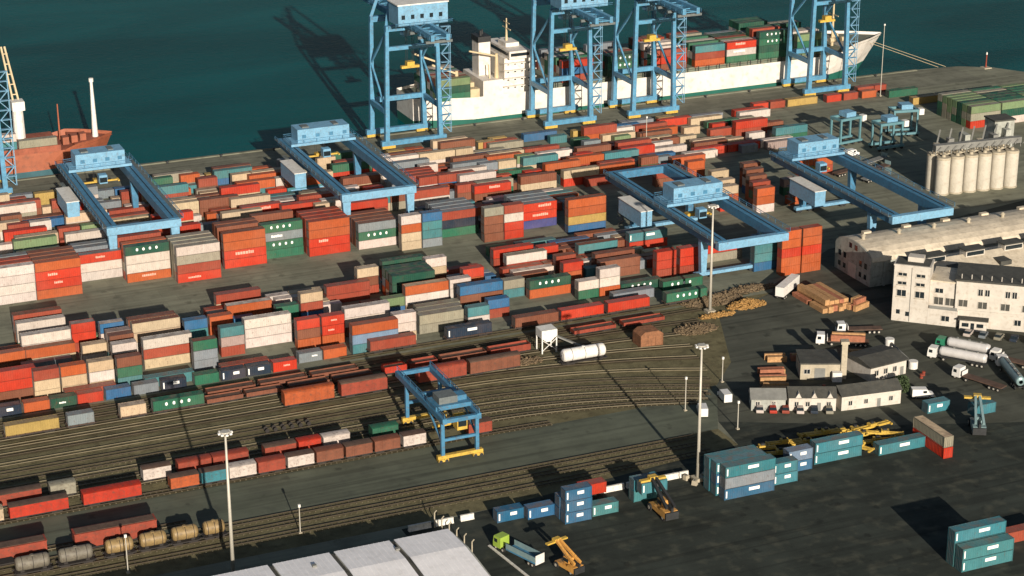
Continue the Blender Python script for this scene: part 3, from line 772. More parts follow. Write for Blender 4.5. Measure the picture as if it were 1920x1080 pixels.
for cx, cy in ((254,640),(254,657)):
    m = MB(); m.cyl((cx,cy,7.4),(cx,cy,17),.8,.6); m.beam((cx,cy,16),(cx-9,cy,20),.6); m.build('deck_crane', M_SAND, sh)
m = MB(); m.cyl((411,649,8),(411,649,26),.55,.3); m.beam((411,645.5,20),(411,652.5,20),.3); m.build('foremast', M_SAND, sh)
for wx in (409,414):
    for wy in (646,652): m = MB(); m.cyl((wx-1,wy,11),(wx+1,wy,11),.9); m.build('mooring_winch', M_SAND, sh)
m = MB()
for k in range(26): x = 290+k*4.3; m.box(x, x+.25, 634.55, 634.85, 8.4, 10.2)
for z in (9.3,10.15): m.box(290,398,634.62,634.72,z,z+.08)
m.build('deck_stanchion', M_DARK, sh)['kind'] = 'stuff'
m = MB(); m.beam((424,646,9),(446,629,.6),.12); m.beam((425,650,9.4),(449,628.5,.6),.12); m.build('mooring_line', M_SAND, sh)
# deck cargo: bays of containers; the row on the quay side one by one
MS = Mass(); 
BAYS = [(246.0,[('d*','d*'),('l','g')],7.45),(293.0,['rk','uk'],9.25),(311.0,['d*d*','gd'],9.25),(328.0,['bk','tr'],9.25),(345.2,['ob','rk','uy'],9.25),(358.4,['g*','w'],9.25),(371.8,['g*','d*','gy','wg'],9.25),(388.0,['lg','gl','ly'],9.25)]
BAYS = [(245.6,'gdl',7.45,0),(292.6,'kur',9.25,0),(310.4,'dgd',9.25,1),(330.0,'brk',9.25,0),(345.6,'okt',9.25,0),(358.6,'gwr',9.25,1),(372.0,'gdgd',9.25,1),(388.2,'lgl',9.25,0)]
for bi, (bx, cols, z0, lt) in enumerate(BAYS):
    for j, ch in enumerate(cols):
        y = 636.6
        if j < len(cols)-2: MS.add(bx, y, z0+CH*j, 40, ch); continue
        container((bx, y, z0+CH*j), 40, ch, '%s container on the ship deck, tier %s of the %s bay from the stern' % (CN[ch], ('one','two','three','four')[j], ordn(bi)), None, bool(lt), 'deck cargo of the white ship')
    for r in range(1, 9):
        for j in range(max(1, len(cols)+random.choice((0,0,-1)))):
            MS.add(bx, 636.6+2.56*r, z0+CH*j, 40, random.choice('gdgeyblwkg'))
MS.build('deck_cargo', 'rows of containers on the ship deck behind the quayside row')
# the smaller ship at the left
s2 = thing('cargo_ship', 'small cargo ship with orange red deck moored at the left quay', 'cargo ship', (0,0,0))
hull(s2, 30, 131, 647, 11, 6.4, .2, [M_HULLR, M_HULLT, M_DECKR], rake=3, fore=1.2)
part(s2, 'hatch_cover', M_DECKR, (84,116,638.6,655.4,5.42,7.6)); part(s2, 'deck_house', M_HULLW, (34,46,639,655,5.42,15))
m = MB(); m.cyl((129,647,6),(129,647,25),1.0,.45); m.cyl((129,647,25),(129,647,26.2),.75,.75); m.build('foremast', M_WHITE, s2)
m = MB(); m.cyl((118,650,6),(118,650,18),.3,.2); m.build('signal_post', M_HULLR, s2)
for k in range(3): part(s2, 'deck_locker', M_HULLR, (117.4+k*3.0,119.4+k*3.0,642+k,645+k,6.4,8.8))
m = MB(); m.cyl((105.5,652,5.4),(105.5,652,17),1.9,1.7); m.box(103.6,107.6,650,654.4,17.02,20); dc = m.build('deck_crane', M_WHITE, s2)
m = MB()
for s in (-.9,.9): m.beam((105.5+s,653,18.5),(104.0+s*.6,661,36),.55)
for k in range(6): f = k/6; m.beam((105.5-.9-1.5*f,653+8*f,18.5+18.5*f),(105.5+.9-1.5*f,653+8*f,18.5+18.5*f),.3)
m.build('jib', M_SAND, dc)
for i, (x, z, ch) in enumerate(((90,7.62,'t'),(90,5.45,'w'),(77,7.62,'o'),(102.8,7.62,'e'))):
    container((x, 638.8, z if i != 1 else 7.62+CH), 40, ch, '%s container on deck of the small red ship' % CN[ch], None, False, 'deck cargo of the small ship')
# ------------------------------------------------------------------ trains
M_UND = mat('underframe_black', (.028,.024,.022), .8, .1, var=.3, scale=1)
M_FLAT = mat('wagon_deck', (.10,.06,.042), .85, var=.4, scale=.6)
WM = {}
def wmat(ch):
    if ch not in WM: WM[ch] = mat('wagon_paint_'+CN[ch].replace(' ','_'), tuple(v/2.0 for v in lin(PAL[ch])), .65, var=.3, scale=.5, dirt=(.08,.045,.03), dirt_amt=.55)
    return WM[ch]
def undercarriage(t, ln):
    part(t, 'underframe', M_UND, (.2, ln-.2, -1.25, 1.25, .85, 1.12))
    for bx in (1.6, ln-3.4) if ln > 8 else (.8, ln-2.2):
        b = part(t, 'bogie', M_UND, (bx, bx+1.8 if ln > 8 else bx+1.4, -.95, .95, .5, .84)); m = MB()
        for k in (.1, 1.7 if ln > 8 else 1.3):
            for s in (-.72,.72): m.cyl((bx+k,s-.07,.76),(bx+k,s+.07,.76),.42,n=12)
        m.build('wheel', M_UND, b)
    for bx in (0, ln-.2):
        for s in (-.85,.85): m = MB(); m.cyl((bx-.15,s,1.0),(bx+.35,s,1.0),.16,n=8); m.build('buffer', M_UND, t)
def box_wagon(x, y, ln, ch, label, h=2.9, arch=.35):
    t = thing('goods_wagon', label, 'wagon', (x,y,.0), 0, 'goods wagons in the rail yard'); undercarriage(t, ln); mt = wmat(ch)
    b = part(t, 'body', mt, (.1, ln-.1, -1.3, 1.3, 1.13, 1.13+h)); m = MB()
    k = int(ln/1.5)
    for i in range(k+1): a = .1+(ln-.34)*i/k; m.box(a, a+.14, -1.37, -1.3, 1.15, 1.1+h); m.box(a, a+.14, 1.3, 1.37, 1.15, 1.1+h)
    m.build('rib', mt, b)['kind'] = 'stuff'
    part(t, 'door', mt, (ln*.5-1.2, ln*.5+1.2, -1.42, -1.34, 1.3, .95+h))
    m = MB(); z = 1.13+h
    m.prism([(-1.4,z),(1.4,z),(1.1,z+arch*.6),(.4,z+arch),(-.4,z+arch),(-1.1,z+arch*.6)], .0, ln, 'x'); m.build('roof', wmat(ch) if random.random() < .5 else M_FLAT, t)
    return t
def flat_wagon(x, y, ln, label):
    t = thing('flat_wagon', label, 'wagon', (x,y,0), 0, 'flat wagons in the rail yard'); undercarriage(t, ln)
    part(t, 'deck', M_FLAT, (.05, ln-.05, -1.3, 1.3, 1.13, 1.24)); m = MB()
    for s in (-1.33,1.27):
        for k in range(int(ln/2)): m.box(.6+k*2, .72+k*2, s, s+.06, 1.0, 1.45)
    m.build('stake', M_UND, t)['kind'] = 'stuff'
    return t
def open_wagon(x, y, ln, ch, label, h=1.7):
    t = thing('open_wagon', label, 'wagon', (x,y,0), 0, 'open wagons in the rail yard'); undercarriage(t, ln); mt = wmat(ch)
    m = MB(); m.box(.1,ln-.1,-1.35,-1.25,1.13,1.13+h); m.box(.1,ln-.1,1.25,1.35,1.13,1.13+h); m.box(.1,.2,-1.25,1.25,1.13,1.13+h); m.box(ln-.2,ln-.1,-1.25,1.25,1.13,1.13+h)
    m.box(.2,ln-.2,-1.25,1.25,1.13,1.2); b = m.build('body', mt, t); m = MB()
    for i in range(int(ln/1.4)+1): a = .1+i*1.4; m.box(a,a+.12,-1.42,-1.35,1.15,1.1+h)
    m.build('rib', mt, b)['kind'] = 'stuff'
    part(t, 'load', M_FLAT, (.3,ln-.3,-1.2,1.2,1.21,1.13+h*.7))
def hopper_wagon(x, y, ln, ch, label):
    t = thing('hopper_wagon', label, 'wagon', (x,y,0), 0, 'pink red hopper wagons on the siding'); undercarriage(t, ln); mt = wmat(ch)
    part(t, 'body', mt, (.2, ln-.2, -1.45, 1.45, 2.6, 4.5)); part(t, 'top_rail', mt, (.1, ln-.1, -1.55, 1.55, 4.5, 4.65))
    for c in (ln*.3, ln*.7):
        m = MB(); m.prism([(c-2.4,2.58),(c+2.4,2.58),(c+.6,1.14),(c-.6,1.14)], -1.1, 1.1, 'y'); m.build('hopper_chute', mt, t)
    for e in (.3, ln-.6): part(t, 'end_post', M_UND, (e, e+.3, -1.2, -.9, 1.14, 2.58), (e, e+.3, .9, 1.2, 1.14, 2.58))
    m = MB()
    for i in range(9): a = .3+(ln-.8)*i/8; m.box(a,a+.16,-1.53,-1.45,2.62,4.48)
    m.build('rib', mt, t)['kind'] = 'stuff'
    part(t, 'load', M_FLAT, (.5, ln-.5, -1.2, 1.2, 4.66, 4.75))
def tank_wagon(x, y, ln, mt, label, r=1.45, group='tank wagons on the siding', saddle=True):
    t = thing('tank_wagon', label, 'wagon', (x,y,0), 0, group); undercarriage(t, ln); z = 1.2+r; m = MB()
    prof = [(.35,.2),(.5,r*.75),(.8,r*.95),(1.1,r),(ln-1.1,r),(ln-.8,r*.95),(ln-.5,r*.75),(ln-.35,.2)]
    for (a,ra),(b,rb) in zip(prof, prof[1:]): m.cyl((a,0,z),(b,0,z),ra,rb,n=20,caps=False)
    m.build('tank', mt, t, smooth=True); m = MB(); m.cyl((ln*.5,0,z+r-.15),(ln*.5,0,z+r+.12),.4,n=12); m.build('manhole', mt, t)
    m = MB()
    for a in (ln*.22, ln*.5, ln*.78): m.cyl((a-.06,0,z),(a+.06,0,z),r+.03,n=20)
    m.build('band', M_UND, t); part(t, 'saddle', M_UND, (1.2,2,-1,1,1.13,1.6),(ln-2,ln-1.2,-1,1,1.13,1.6))
    return t
M_TY = mat('tank_ochre', (.27,.185,.08), .5, var=.3, scale=.6, dirt=(.12,.08,.04), dirt_amt=.6)
M_TG = mat('tank_grey_brown', (.15,.135,.105), .6, var=.3, scale=.6, dirt=(.07,.05,.04), dirt_amt=.6)
def boxes_on_flat(y, items, tail):
    """items: (x, L, colour) containers on wagons along one track"""
    for i, (x, L, ch) in enumerate(items):
        ln = CL[L]+.6
        flat_wagon(x-.3, y+1.22, ln, 'flat wagon under the %s container, %s' % (CN[ch], tail[i % len(tail)] if isinstance(tail, list) else '%s wagon %s' % (ordn(i), tail)))
        container((x, y, 1.25), L, ch, '%s container riding on the %s flat wagon %s' % (CN[ch], ordn(i), tail), None, ch in 'ng' and L == 40, 'containers on rail wagons')
# train beside the service road
Y1 = 393.6
seq = [(46.5,6.6,'c'),(54.2,12.4,'r'),(69.6,12.6,'r'),(88.4,6.4,'o'),(95.2,6.0,'j'),(101.4,6.2,'w'),(107.9,6.3,'k'),(114.6,6.2,'w'),(121.2,6.4,'b'),(128.0,6.4,'b'),(134.8,6.2,'b'),(141.6,5.6,'w'),(157.3,6.0,'k')]
for i, (x, ln, ch) in enumerate(seq):
    box_wagon(x, Y1, ln, ch, '%s %s wagon, %s along the train beside the service road' % (CN[ch], 'long' if ln > 9 else 'short', ordn(i)), h=2.5, arch=.12)
for i, (x, ln, ch) in enumerate(((49.5,12.8,'k'),(64,5.6,'e'),(84.0,6.4,'w'),(91.8,7.6,'k'),(99.6,8.2,'k'),(111.4,7.4,'k'),(119.2,5.4,'r'),(125,6.4,'w'),(136.6,6.4,'g'))):
    box_wagon(x, 400.2, ln, ch, '%s wagon, %s along the second train behind the road train' % (CN[ch], ordn(i)), h=2.5, arch=.2)
# middle tracks
for i, (x, ln, ch) in enumerate(((124.0,12.4,'o'),(138.0,11.8,'k'),(157.6,12.6,'k'),(171.0,13.4,'s'))):
    box_wagon(x, 426.0, ln, 'b' if ch == 's' else ch, ('%s long covered wagon, %s along the middle track' % (CN[ch], ordn(i))).replace('sand yellow','olive brown'), h=3.0)
for i, (x, ln, ch) in enumerate(((152.0,5.8,'r'),(158.6,7.4,'k'),(167,12,'b'),(180,11,'k'))):
    open_wagon(x, 434.6, ln, ch, '%s open wagon, %s behind the straddling crane' % (CN[ch], ordn(i)), h=1.6)
for i, (x, ln) in enumerate(((107.6,9),(117.2,9.4),(128,10),(139,10))): open_wagon(x, 434.6, ln, 'b', 'dark brown open wagon, %s right of the green wagon container' % ordn(i), h=1.0)
for i, x in enumerate((96,109,122,135)): open_wagon(x, 439.2, 12, 'b', 'low brown open wagon, %s along the track nearest the stacks' % ordn(i), h=.9)
for i, x in enumerate((205,219)): open_wagon(x, 439.2, 12, 'k', 'low rust wagon, %s behind the white loader' % ordn(i), h=.9)
boxes_on_flat(433.4, [(60.8,40,'s'),(75.0,20,'y'),(87.2,20,'c'),(94.9,40,'g')], 'of the train before the front row')
boxes_on_flat(447.8, [(153.6,40,'k'),(174.3,40,'n'),(193.0,40,'b'),(206.0,40,'r'),(219.4,40,'r'),(236.6,40,'g')], 'of the train beside the stacks')
for i, x in enumerate((116.4,118.4,120.4,122.4,124.4,126.4)):
    t = thing('wheelset', 'wheelset standing on the ballast, %s of six in a row' % ordn(i), 'wheelset', (x,414.4,.25), 0, 'wheelsets in a row on the ballast'); m = MB(); m.cyl((0,-.8,.5),(0,.8,.5),.09,n=8); m.build('axle', M_UND, t)
    for s in (-.72,.72): m = MB(); m.cyl((0,s-.06,.5),(0,s+.06,.5),.5,n=14); m.build('wheel', M_UND, t)
# siding at the lower left
hopper_wagon(63.6, 374.2, 17.2, 'k', 'pink red hopper wagon behind the ochre tank wagons')
hopper_wagon(41.2, 374.2, 17.2, 'k', 'pink red hopper wagon cut by the picture edge')
for i, (x, ln, mt, c) in enumerate(((50.6,7.6,M_TG,'grey brown'),(59.2,7.6,M_TG,'grey brown'),(68.6,6.4,M_TY,'ochre'),(75.6,6.2,M_TY,'ochre'),(82.2,6.2,M_TY,'ochre'),(88.8,5.2,M_TY,'ochre'))):
    tank_wagon(x, 368.8, ln, mt, '%s tank wagon, %s along the siding before the hoppers' % (c, ordn(i)))
M_TW = mat('tank_white', (.72,.69,.64), .5, var=.1, scale=.5, dirt=(.35,.28,.22), dirt_amt=.4)
tank_wagon(194.2, 422.6, 12.4, M_TW, 'long white tank wagon standing alone at the end of the tracks', r=1.6, group=None)
# ------------------------------------------------------------------ buildings
M_TAN = mat('roof_sheet_tan', (.58,.50,.38), .75, var=.25, scale=.25, dirt=(.34,.28,.2), dirt_amt=.6, bump=.2, bscale=1.5)
M_GREYW = mat('wall_render_grey', (.34,.35,.31), .85, var=.3, scale=.3, dirt=(.14,.13,.11), dirt_amt=.6)
M_CREAM = mat('wall_render_cream', (.52,.48,.42), .8, var=.15, scale=.3, dirt=(.33,.27,.21), dirt_amt=.5)
M_ROOFD = mat('roof_felt_dark', (.06,.06,.052), .9, var=.35, scale=.4, dirt=(.1,.09,.07), dirt_amt=.5)
M_ROOFG = mat('roof_sheet_grey', (.19,.19,.175), .8, var=.25, scale=.5)
M_CONC = mat('concrete_buff', (.40,.35,.26), .85, var=.22, scale=.4, dirt=(.2,.17,.12), dirt_amt=.5)
M_SHEDR = mat('shed_roof_white', (.86,.84,.84), .5, var=.1, scale=.2, dirt=(.6,.58,.56), dirt_amt=.3)
def windows(t, spots, y, w, h, mt=None, frame=True, depth=.12):
    for (x, z) in spots:
        o = part(t, 'window', mt or M_GLASS, (x-w/2, x+w/2, y-.02, y+.06, z, z+h))
        if frame:
            m = MB(); e = .12
            m.box(x-w/2-e,x+w/2+e,y-depth,y-.02,z-e,z); m.box(x-w/2-e,x+w/2+e,y-depth,y-.02,z+h,z+h+e); m.box(x-w/2-e,x-w/2,y-depth,y-.02,z,z+h); m.box(x+w/2,x+w/2+e,y-depth,y-.02,z,z+h); m.box(x-.05,x+.05,y-.06,y-.021,z,z+h)
            m.build('frame', M_CREAM, o)
# arched warehouse
w = thing('warehouse', 'long warehouse with arched tan roof and grey gable end beside the lamp mast road', 'warehouse', (294,439,0)); L_, D_ = 130, 18
part(w, 'wall', M_GREYW, (0, L_, 0, D_, 0, 7.2)); prof = [(-.5,7.2)]; N = 10
for i in range(N+1): a = math.pi*i/N; prof.append((D_/2-(D_/2+.5)*math.cos(a), 7.25+3.4*math.sin(a)))
prof.append((D_+.5,7.2)); m = MB(); m.prism(prof, .25, L_, 'x'); m.build('roof', M_TAN, w)
prof2 = [(p[0]*.96+.36, p[1]-.1) for p in prof]; m = MB(); m.prism(prof2, -.02, .24, 'x'); m.build('gable', M_GREYW, w)
for k in range(9): x = 6+k*13; o = part(w, 'roof_vent', M_TAN, (x, x+2.4, D_/2-.7+5, D_/2+.7+5, 9.4, 10.8))
for k in range(11): x = 3+k*11.5; m = MB(); m.cyl((x,D_/2,10.5),(x,D_/2,11.6),.5,n=10); m.cyl((x,D_/2,11.6),(x,D_/2,12.1),.8,.2,n=10); m.build('ventilator', M_CONC, w)
m = MB()
for y in (2.5,5,13,15.5): 
    part(w, 'window', M_GLASS, (-.06,.02,y-.6,y+.6,4.4,6.0)); part(w, 'window', M_GLASS, (-.06,.02,y-.6,y+.6,1.4,2.8))
for y in (7.4,10.2): part(w, 'window', M_GLASS, (-.08,-.03,y-.6,y+.6,8.2,9.6))
part(w, 'door', M_CREAM, (-.08,.02,7,11,.05,4))
for k in range(12): x = 4+k*10; part(w, 'buttress', M_GREYW, (x,x+.6,-.5,-.01,0,6.8))
# second warehouse with lantern lights
w2 = thing('warehouse', 'lower warehouse with pitched tan roof and dark lantern lights behind the white offices', 'warehouse', (300,421,0))
part(w2, 'wall', M_GREYW, (0,120,0,16.2,0,6.5)); m = MB(); m.prism([(-.5,6.52),(16.5,6.52),(16.5,6.8),(8,9.6),(-.5,6.8)], -.3, 120, 'x'); m.build('roof', M_TAN, w2)
for k in range(8):
    x = 4+k*12.5; ln_ = part(w2, 'lantern_light', M_CREAM, (x, x+6, 6.6, 9.6, 8.6, 10.8)); part(ln_, 'lantern_roof', M_ROOFD, (x-.3, x+6.3, 6.2, 10.0, 10.82, 11.1)); part(ln_, 'lantern_glass', M_GLASS, (x+.3,x+5.7,6.52,6.58,9.4,10.5))
for k in range(6): x = 9+k*15; part(w2, 'skylight', M_ROOFD, (x,x+3.6,1.2,5.0,7.3,8.6))
# white offices in front, turned towards the road
A = math.atan2(-22.1, 24.4)
b = thing('office_building', 'white four storey office block with square windows at the warehouse corner', 'building', (286,416.2,0), A)
part(b, 'wall', M_CREAM, (0,9.2,0,6.5,0,15.2)); part(b, 'parapet', M_CREAM, (-.15,9.35,-.15,6.65,15.22,15.6)); part(b, 'roof', M_ROOFD, (.3,8.9,.3,6.2,15.61,15.7)); 
windows(b, [(2.2,12.6),(6.9,12.6),(2.2,10.2),(6.9,10.2)], 0, 2.2, .8); windows(b, [(2.2,7.0),(6.9,7.0)], 0, 2.3, 1.7); windows(b, [(1.6,2.0),(4.0,1.6)], 0, 1.0, 1.2, frame=False)
part(b, 'lift_house', M_CREAM, (3,7,2.5,5.5,15.72,17.0))
part(b, 'rear_wing', M_GREYW, (.4,8.8,6.52,13,0,10.5)); part(b, 'downpipe', M_ROOFG, (4.5,4.62,-.12,-.01,.2,15)); [part(b, 'sill', M_CONC, (x_-1.3,x_+1.3,-.3,-.13,z_,z_+.12)) for x_ in (2.2,6.9) for z_ in (6.7,9.95,12.35)]; 
b = thing('office_building', 'white wing with recessed balcony between the office blocks', 'building', (286+9.2*math.cos(A),416.2+9.2*math.sin(A),0), A)
part(b, 'wall', M_CREAM, (.02,7.6,1.6,12,0,11.4)); part(b, 'plinth', M_CREAM, (.02,7.6,0,1.58,0,4.4)); part(b, 'roof', M_TAN, (.02,7.6,1.3,12.2,11.42,11.8)); windows(b, [(2.4,5.2),(5.3,5.2)], 1.6, 2.3, 2.0, M_ROOFD); windows(b, [(2.4,8.4)], 1.6, 2.0, 1.2); windows(b, [(4.6,1.4)], 0, 2.0, 1.4)
part(b, 'balcony_rail', M_ROOFG, (.3,7.4,.1,.2,4.42,5.2))
b = thing('office_building', 'white three storey block with dark roof at the picture edge, lean-to porch', 'building', (298.4,406.2,0), A+R(4))
part(b, 'wall', M_CREAM, (0,22,0,13,0,12.4)); part(b, 'string_course', M_CREAM, (-.1,22.1,-.22,-.01,4.4,4.7)); part(b, 'roof', M_ROOFD, (-.3,22.3,-.3,13.3,12.42,12.9))
m = MB()
for k in range(9): m.cyl((1.2+k*2.5,1,12.9),(1.2+k*2.5,1,14.1),.12,n=6)
m.build('roof_post', M_CREAM, b)['kind'] = 'stuff'
windows(b, [(6.2,8.9),(7.9,8.9),(13,8.9),(14.7,8.9),(19,8.9)], 0, 1.1, 1.7); windows(b, [(2.0,5.6),(6.9,5.4),(12.6,5.4),(18,5.4)], 0, 2.2, 1.8, M_ROOFD); windows(b, [(16,1.6),(19,1.6)], 0, 1.6, 1.5)
p = part(b, 'porch', M_CREAM, (1.6,8.4,-2.6,-.24,0,2.8)); part(p, 'porch_roof', M_ROOFD, (1.2,8.8,-2.9,-.24,2.82,3.1)); part(p, 'porch_door', M_GLASS, (4.4,5.3,-2.68,-2.58,.1,2.2)); part(p, 'porch_window', M_GLASS, (2.2,3.9,-2.68,-2.58,1.1,2.1),(5.9,7.6,-2.68,-2.58,1.1,2.1))
# silos
M_SILO = mat('silo_concrete', (.50,.46,.38), .8, var=.16, scale=.35, dirt=(.34,.28,.2), dirt_amt=.4)
for r in range(2):
    for k in range(6):
        s = thing('silo', '%s concrete silo from the left, %s row' % (ordn(k), ('front','back')[r]), 'silo', (359.0+k*4.75,500.2+r*4.9-k*.45,0), 0, 'pale concrete silos'); m = MB()
        m.cyl((0,0,0),(0,0,11.2),2.2,n=28); m.build('shaft', M_SILO, s, smooth=False); m = MB(); m.cyl((0,0,11.2),(0,0,11.9),2.3,2.1,n=28); m.cyl((0,0,11.9),(0,0,12.7),.7,.5,n=12); m.build('cap', M_CONC, s)
        m = MB(); m.cyl((0,0,-.0),(0,0,.5),2.35,n=28); m.build('footing', M_CONC, s)
cv = thing('conveyor_gallery', 'rusty conveyor gallery and machinery along the silo tops', 'conveyor', (356.4,499.4,0), R(-5)); part(cv, 'gallery', M_ROOFG, (0,30,1.6,3.6,13.6,15.4)); m = MB()
for k in range(12): m.beam((k*2.7,1.7,12.4),(k*2.7,1.7,13.6),.25); m.beam((k*2.7,3.4,12.4),(k*2.7,3.4,13.6),.25); m.beam((k*2.7,.6,13.6),(k*2.7+1.6,.6,15.2),.15)
m.build('trestle', M_ROOFG, cv); 
for k in range(6): part(cv, 'elevator_head', (M_CONC,M_ROOFG,M_GREYW)[k%3], (1.5+k*5,3.3+k*5,4.2+k%2,6.2+k%3,12.4,15.0+(k*7%3)))
for k in range(7):
    m = MB(); m.beam((2+k*4,5,14),(4.5+k*4,7.5,18.5),.4); m.build('spout_pipe', M_ROOFG, cv)
part(cv, 'tower', M_GREYW, (24,31,8,14,0,19)); part(cv, 'tower_roof', M_ROOFD, (23.7,31.3,7.7,14.3,19.02,19.5))
# workshop with concrete tower
A2 = math.atan2(-4.6, 10.4)
b = thing('workshop', 'low workshop with dark flat roof and buff wall left of the three windowed hut', 'building', (244,391.7,0), A2)
part(b, 'wall', M_CONC, (0,9.6,0,8.5,0,4.0)); part(b, 'roof', M_ROOFD, (-.2,9.8,-.2,8.7,4.02,4.4)); part(b, 'annexe', M_WHITE, (7.6,9.9,-1.6,-.22,0,2.4)); part(b, 'tower', M_CONC, (9.82,11.2,.2,1.7,0,9.2)); part(b, 'tower_cap', M_CONC, (9.5,11.5,-.1,2.0,9.22,9.9))
part(b, 'door', M_ROOFG, (3.4,6.0,-.06,.02,.05,3.0)); windows(b, [(1.6,1.6)], 0, 1.4, 1.1)
b = thing('office_hut', 'white hut with three square windows and broad grey roof', 'building', (258.6,383.4,0), math.atan2(1.2,11))
part(b, 'wall', M_CREAM, (0,11,0,9.5,0,3.7)); m = MB(); m.prism([(-.5,3.72),(10,3.72),(10,4.0),(4.75,5.0),(-.5,4.0)], -.4, 11.4, 'x'); m.build('roof', M_ROOFD, b); windows(b, [(1.8,1.4),(4.6,1.4),(7.4,1.4)], 0, 1.1, 1.3)
part(b, 'door', M_ROOFG, (9.2,10.2,-.06,.02,.05,2.2))
def hut(x, y, a, ln, d, h, mt, rm, label, wins, dormer=0):
    b = thing('hut', label, 'building', (x,y,0), a); part(b, 'wall', mt, (0,ln,0,d,0,h)); m = MB(); m.prism([(-.4,h+.02),(d+.4,h+.02),(d*.5,h+1.8)], -.25, ln+.25, 'x'); m.build('roof', rm, b); windows(b, [(x_,1.2) for x_ in wins], 0, .9, 1.1)
    for k in range(dormer): m = MB(); c = ln*(k+.6)/dormer; m.prism([(c-.7,h+.1),(c+.7,h+.1),(c,h+1.3)], -.3, 1.6, 'y'); m.build('dormer', mt, b)
    part(b, 'door', M_ROOFG, (ln*.6,ln*.6+.9,-.06,.02,.05,2.1)); return b
A3 = math.atan2(-8.4, 18.6)
hut(224,380.4,A3,8.0,5.2,2.9,M_GREYW,M_ROOFG,'grey roofed hut at the left end of the hut row',(1.5,5.2))
hut(232,376.8,A3,11.0,5.4,3.3,M_CREAM,M_ROOFD,'cream hut with three small gables in the middle of the hut row',(1.8,4.4,9.3),3)
hut(243.2,371.7,math.atan2(-2,16),15.2,5.6,3.6,M_CREAM,M_ROOFD,'longest cream hut at the right end of the hut row',(2.2,6.2,12.6))
# shed at the bottom edge
sd = thing('white_shed', 'large shed with white panelled roof at the bottom edge', 'shed', (60,317.2,0))
part(sd, 'wall', M_GREYW, (0,72.4,.4,22.8,0,6.6))
for k in range(6):
    x0 = -2+k*12.5; x1 = min(x0+11.5, 73)
    for (ya,za,yb,zb) in ((-.4,6.9,14.2,7.5),(14.2,7.5,23.4,6.9)):
        m = MB(); m.prism([(ya,za),(yb,zb),(yb,zb+.22),(ya,za+.22)], x0, x1, 'x'); rp = m.build('roof_panel', M_SHEDR, sd); m = MB(); q_ = x0+.8
        while q_ < x1-.3: m.prism([(ya,za+.215),(yb,zb+.215),(yb,zb+.27),(ya,za+.27)], q_, q_+.12, 'x'); q_ += 1.05
        m.build('roof_rib', M_SHEDR, rp)['kind'] = 'stuff'
    part(sd, 'gutter_strip', M_ROOFD, (x0-.58,x0-.02,-.3,23.2,6.5,6.7)) if k == 99 else None
    m = MB(); m.prism([(-.4,6.6),(14.2,7.2),(23.4,6.7),(23.4,6.5)], x0-.98, x0-.02, 'x'); m.build('gutter_strip', M_ROOFD, sd)
m = MB(); m.prism([(.4,6.58),(22.8,6.58),(14.2,7.4)], 72.0, 72.6, 'x'); m.build('gable', M_GREYW, sd)
for k in range(4): part(sd, 'roof_hatch', M_ROOFG, (8+k*17,8.8+k*17,18,18.8,7.5,7.9))
# ------------------------------------------------------------------ loose containers of the near asphalt yard
NEAR = [(195.6,341.6,40,'qyj','front of the tall turquoise block beside the lamp mast'),(194.9,344.3,40,'jqj','second row of the turquoise block beside the lamp mast'),(194.6,347.0,40,'jjj','back row of the turquoise block beside the lamp mast'),(208.6,343.6,20,'jj','right end of the turquoise block by the mast'),
        (214.6,347.6,20,'qx','between the two long turquoise stacks'),(222.2,349.0,40,'jj','before the pile of yellow spreaders'),(237.7,347.2,40,'j','right of the yellow spreaders'),
        (147.2,351.4,20,'q','left of the deep blue tower, farther one'),(153.6,350.2,20,'u','left of the deep blue tower, nearer one'),(160.0,345.2,20,'qqq','in the deep blue tower of short boxes'),(159.8,347.9,20,'qq','behind the deep blue tower'),(166.5,346.0,20,'t','right of the deep blue tower'),
        (223.2,294.8,40,'tt','lower pair in the stack at the bottom corner'),(223.0,297.6,40,'ttj','back row of the stack at the bottom corner'),(260.6,362.0,20,'j','beside the lorry park, standing apart'),(236.6,301,40,'k','behind the bottom corner stack')]
for x, y, L, cols, ph in NEAR:
    for j, ch in enumerate(cols):
        tr = '' if len(cols) == 1 else (', lowest' if j == 0 else (', topmost' if j == len(cols)-1 else ', middle'))
        container((x+random.uniform(-.1,.1), y, CH*j), L, ch, '%s container %s%s' % (CN[ch], ph, tr), None, ch in 'jqtux', 'containers of the near asphalt yard')
container((252.4,340.2,0), 40, 'r', 'red lower container of the end-on pair right of the spreaders', None, False, None, R(90)); container((252.5,340.4,CH), 40, 'e', 'pale grey upper container of the end-on pair right of the spreaders', 'c', False, None, R(90))
container((167.2,353.2,1.2), 20, 'r', 'short red container on a trailer behind the deep blue tower', None, False, None)
# green stack at the far right
MG = Mass()
for k in range(7):
    y = 556+k*2.9
    for c in range(3):
        x = 409+c*12.6
        for j in range(3):
            ch = random.choice('gdlgel') if not (k == 0 and j == 0) else ('r','w','g')[c]
            if k == 0 and j == 2: container((x,y,CH*j), 40, ch, '%s container in the big green block by the pier, tier %s, %s column' % (CN[ch], ('one','two','three')[j], ordn(c)), 'e' if j == 2 else None, False, 'containers of the block by the pier')
            else: MG.add(x, y, CH*j, 40, ch)
MG.build('pier_container_block', 'rows of green and grey containers behind the front of the pier block')
for i, (x, y, L, ch) in enumerate(((352.6,605.6,20,'r'),(359.4,605.6,20,'k'),(366.4,605.4,40,'s'),(382,604.6,20,'r'),(389,604.6,20,'k'),(396.4,604.2,20,'o'),(405.6,600.8,40,'g'),(398,609.6,40,'k'),(300,603.6,40,'y'),(314,603.4,20,'s'),(232,606.4,40,'o'),(246,601.2,20,'s'))):
    container((x,y,0), L, ch, '%s container, %s of those standing singly along the quay apron' % (CN[ch], ordn(i)), None, False, 'containers along the quay apron')
container((408.2,589.4,0), 40, 's', 'cream container alone on the ground before the pier block', None, False)
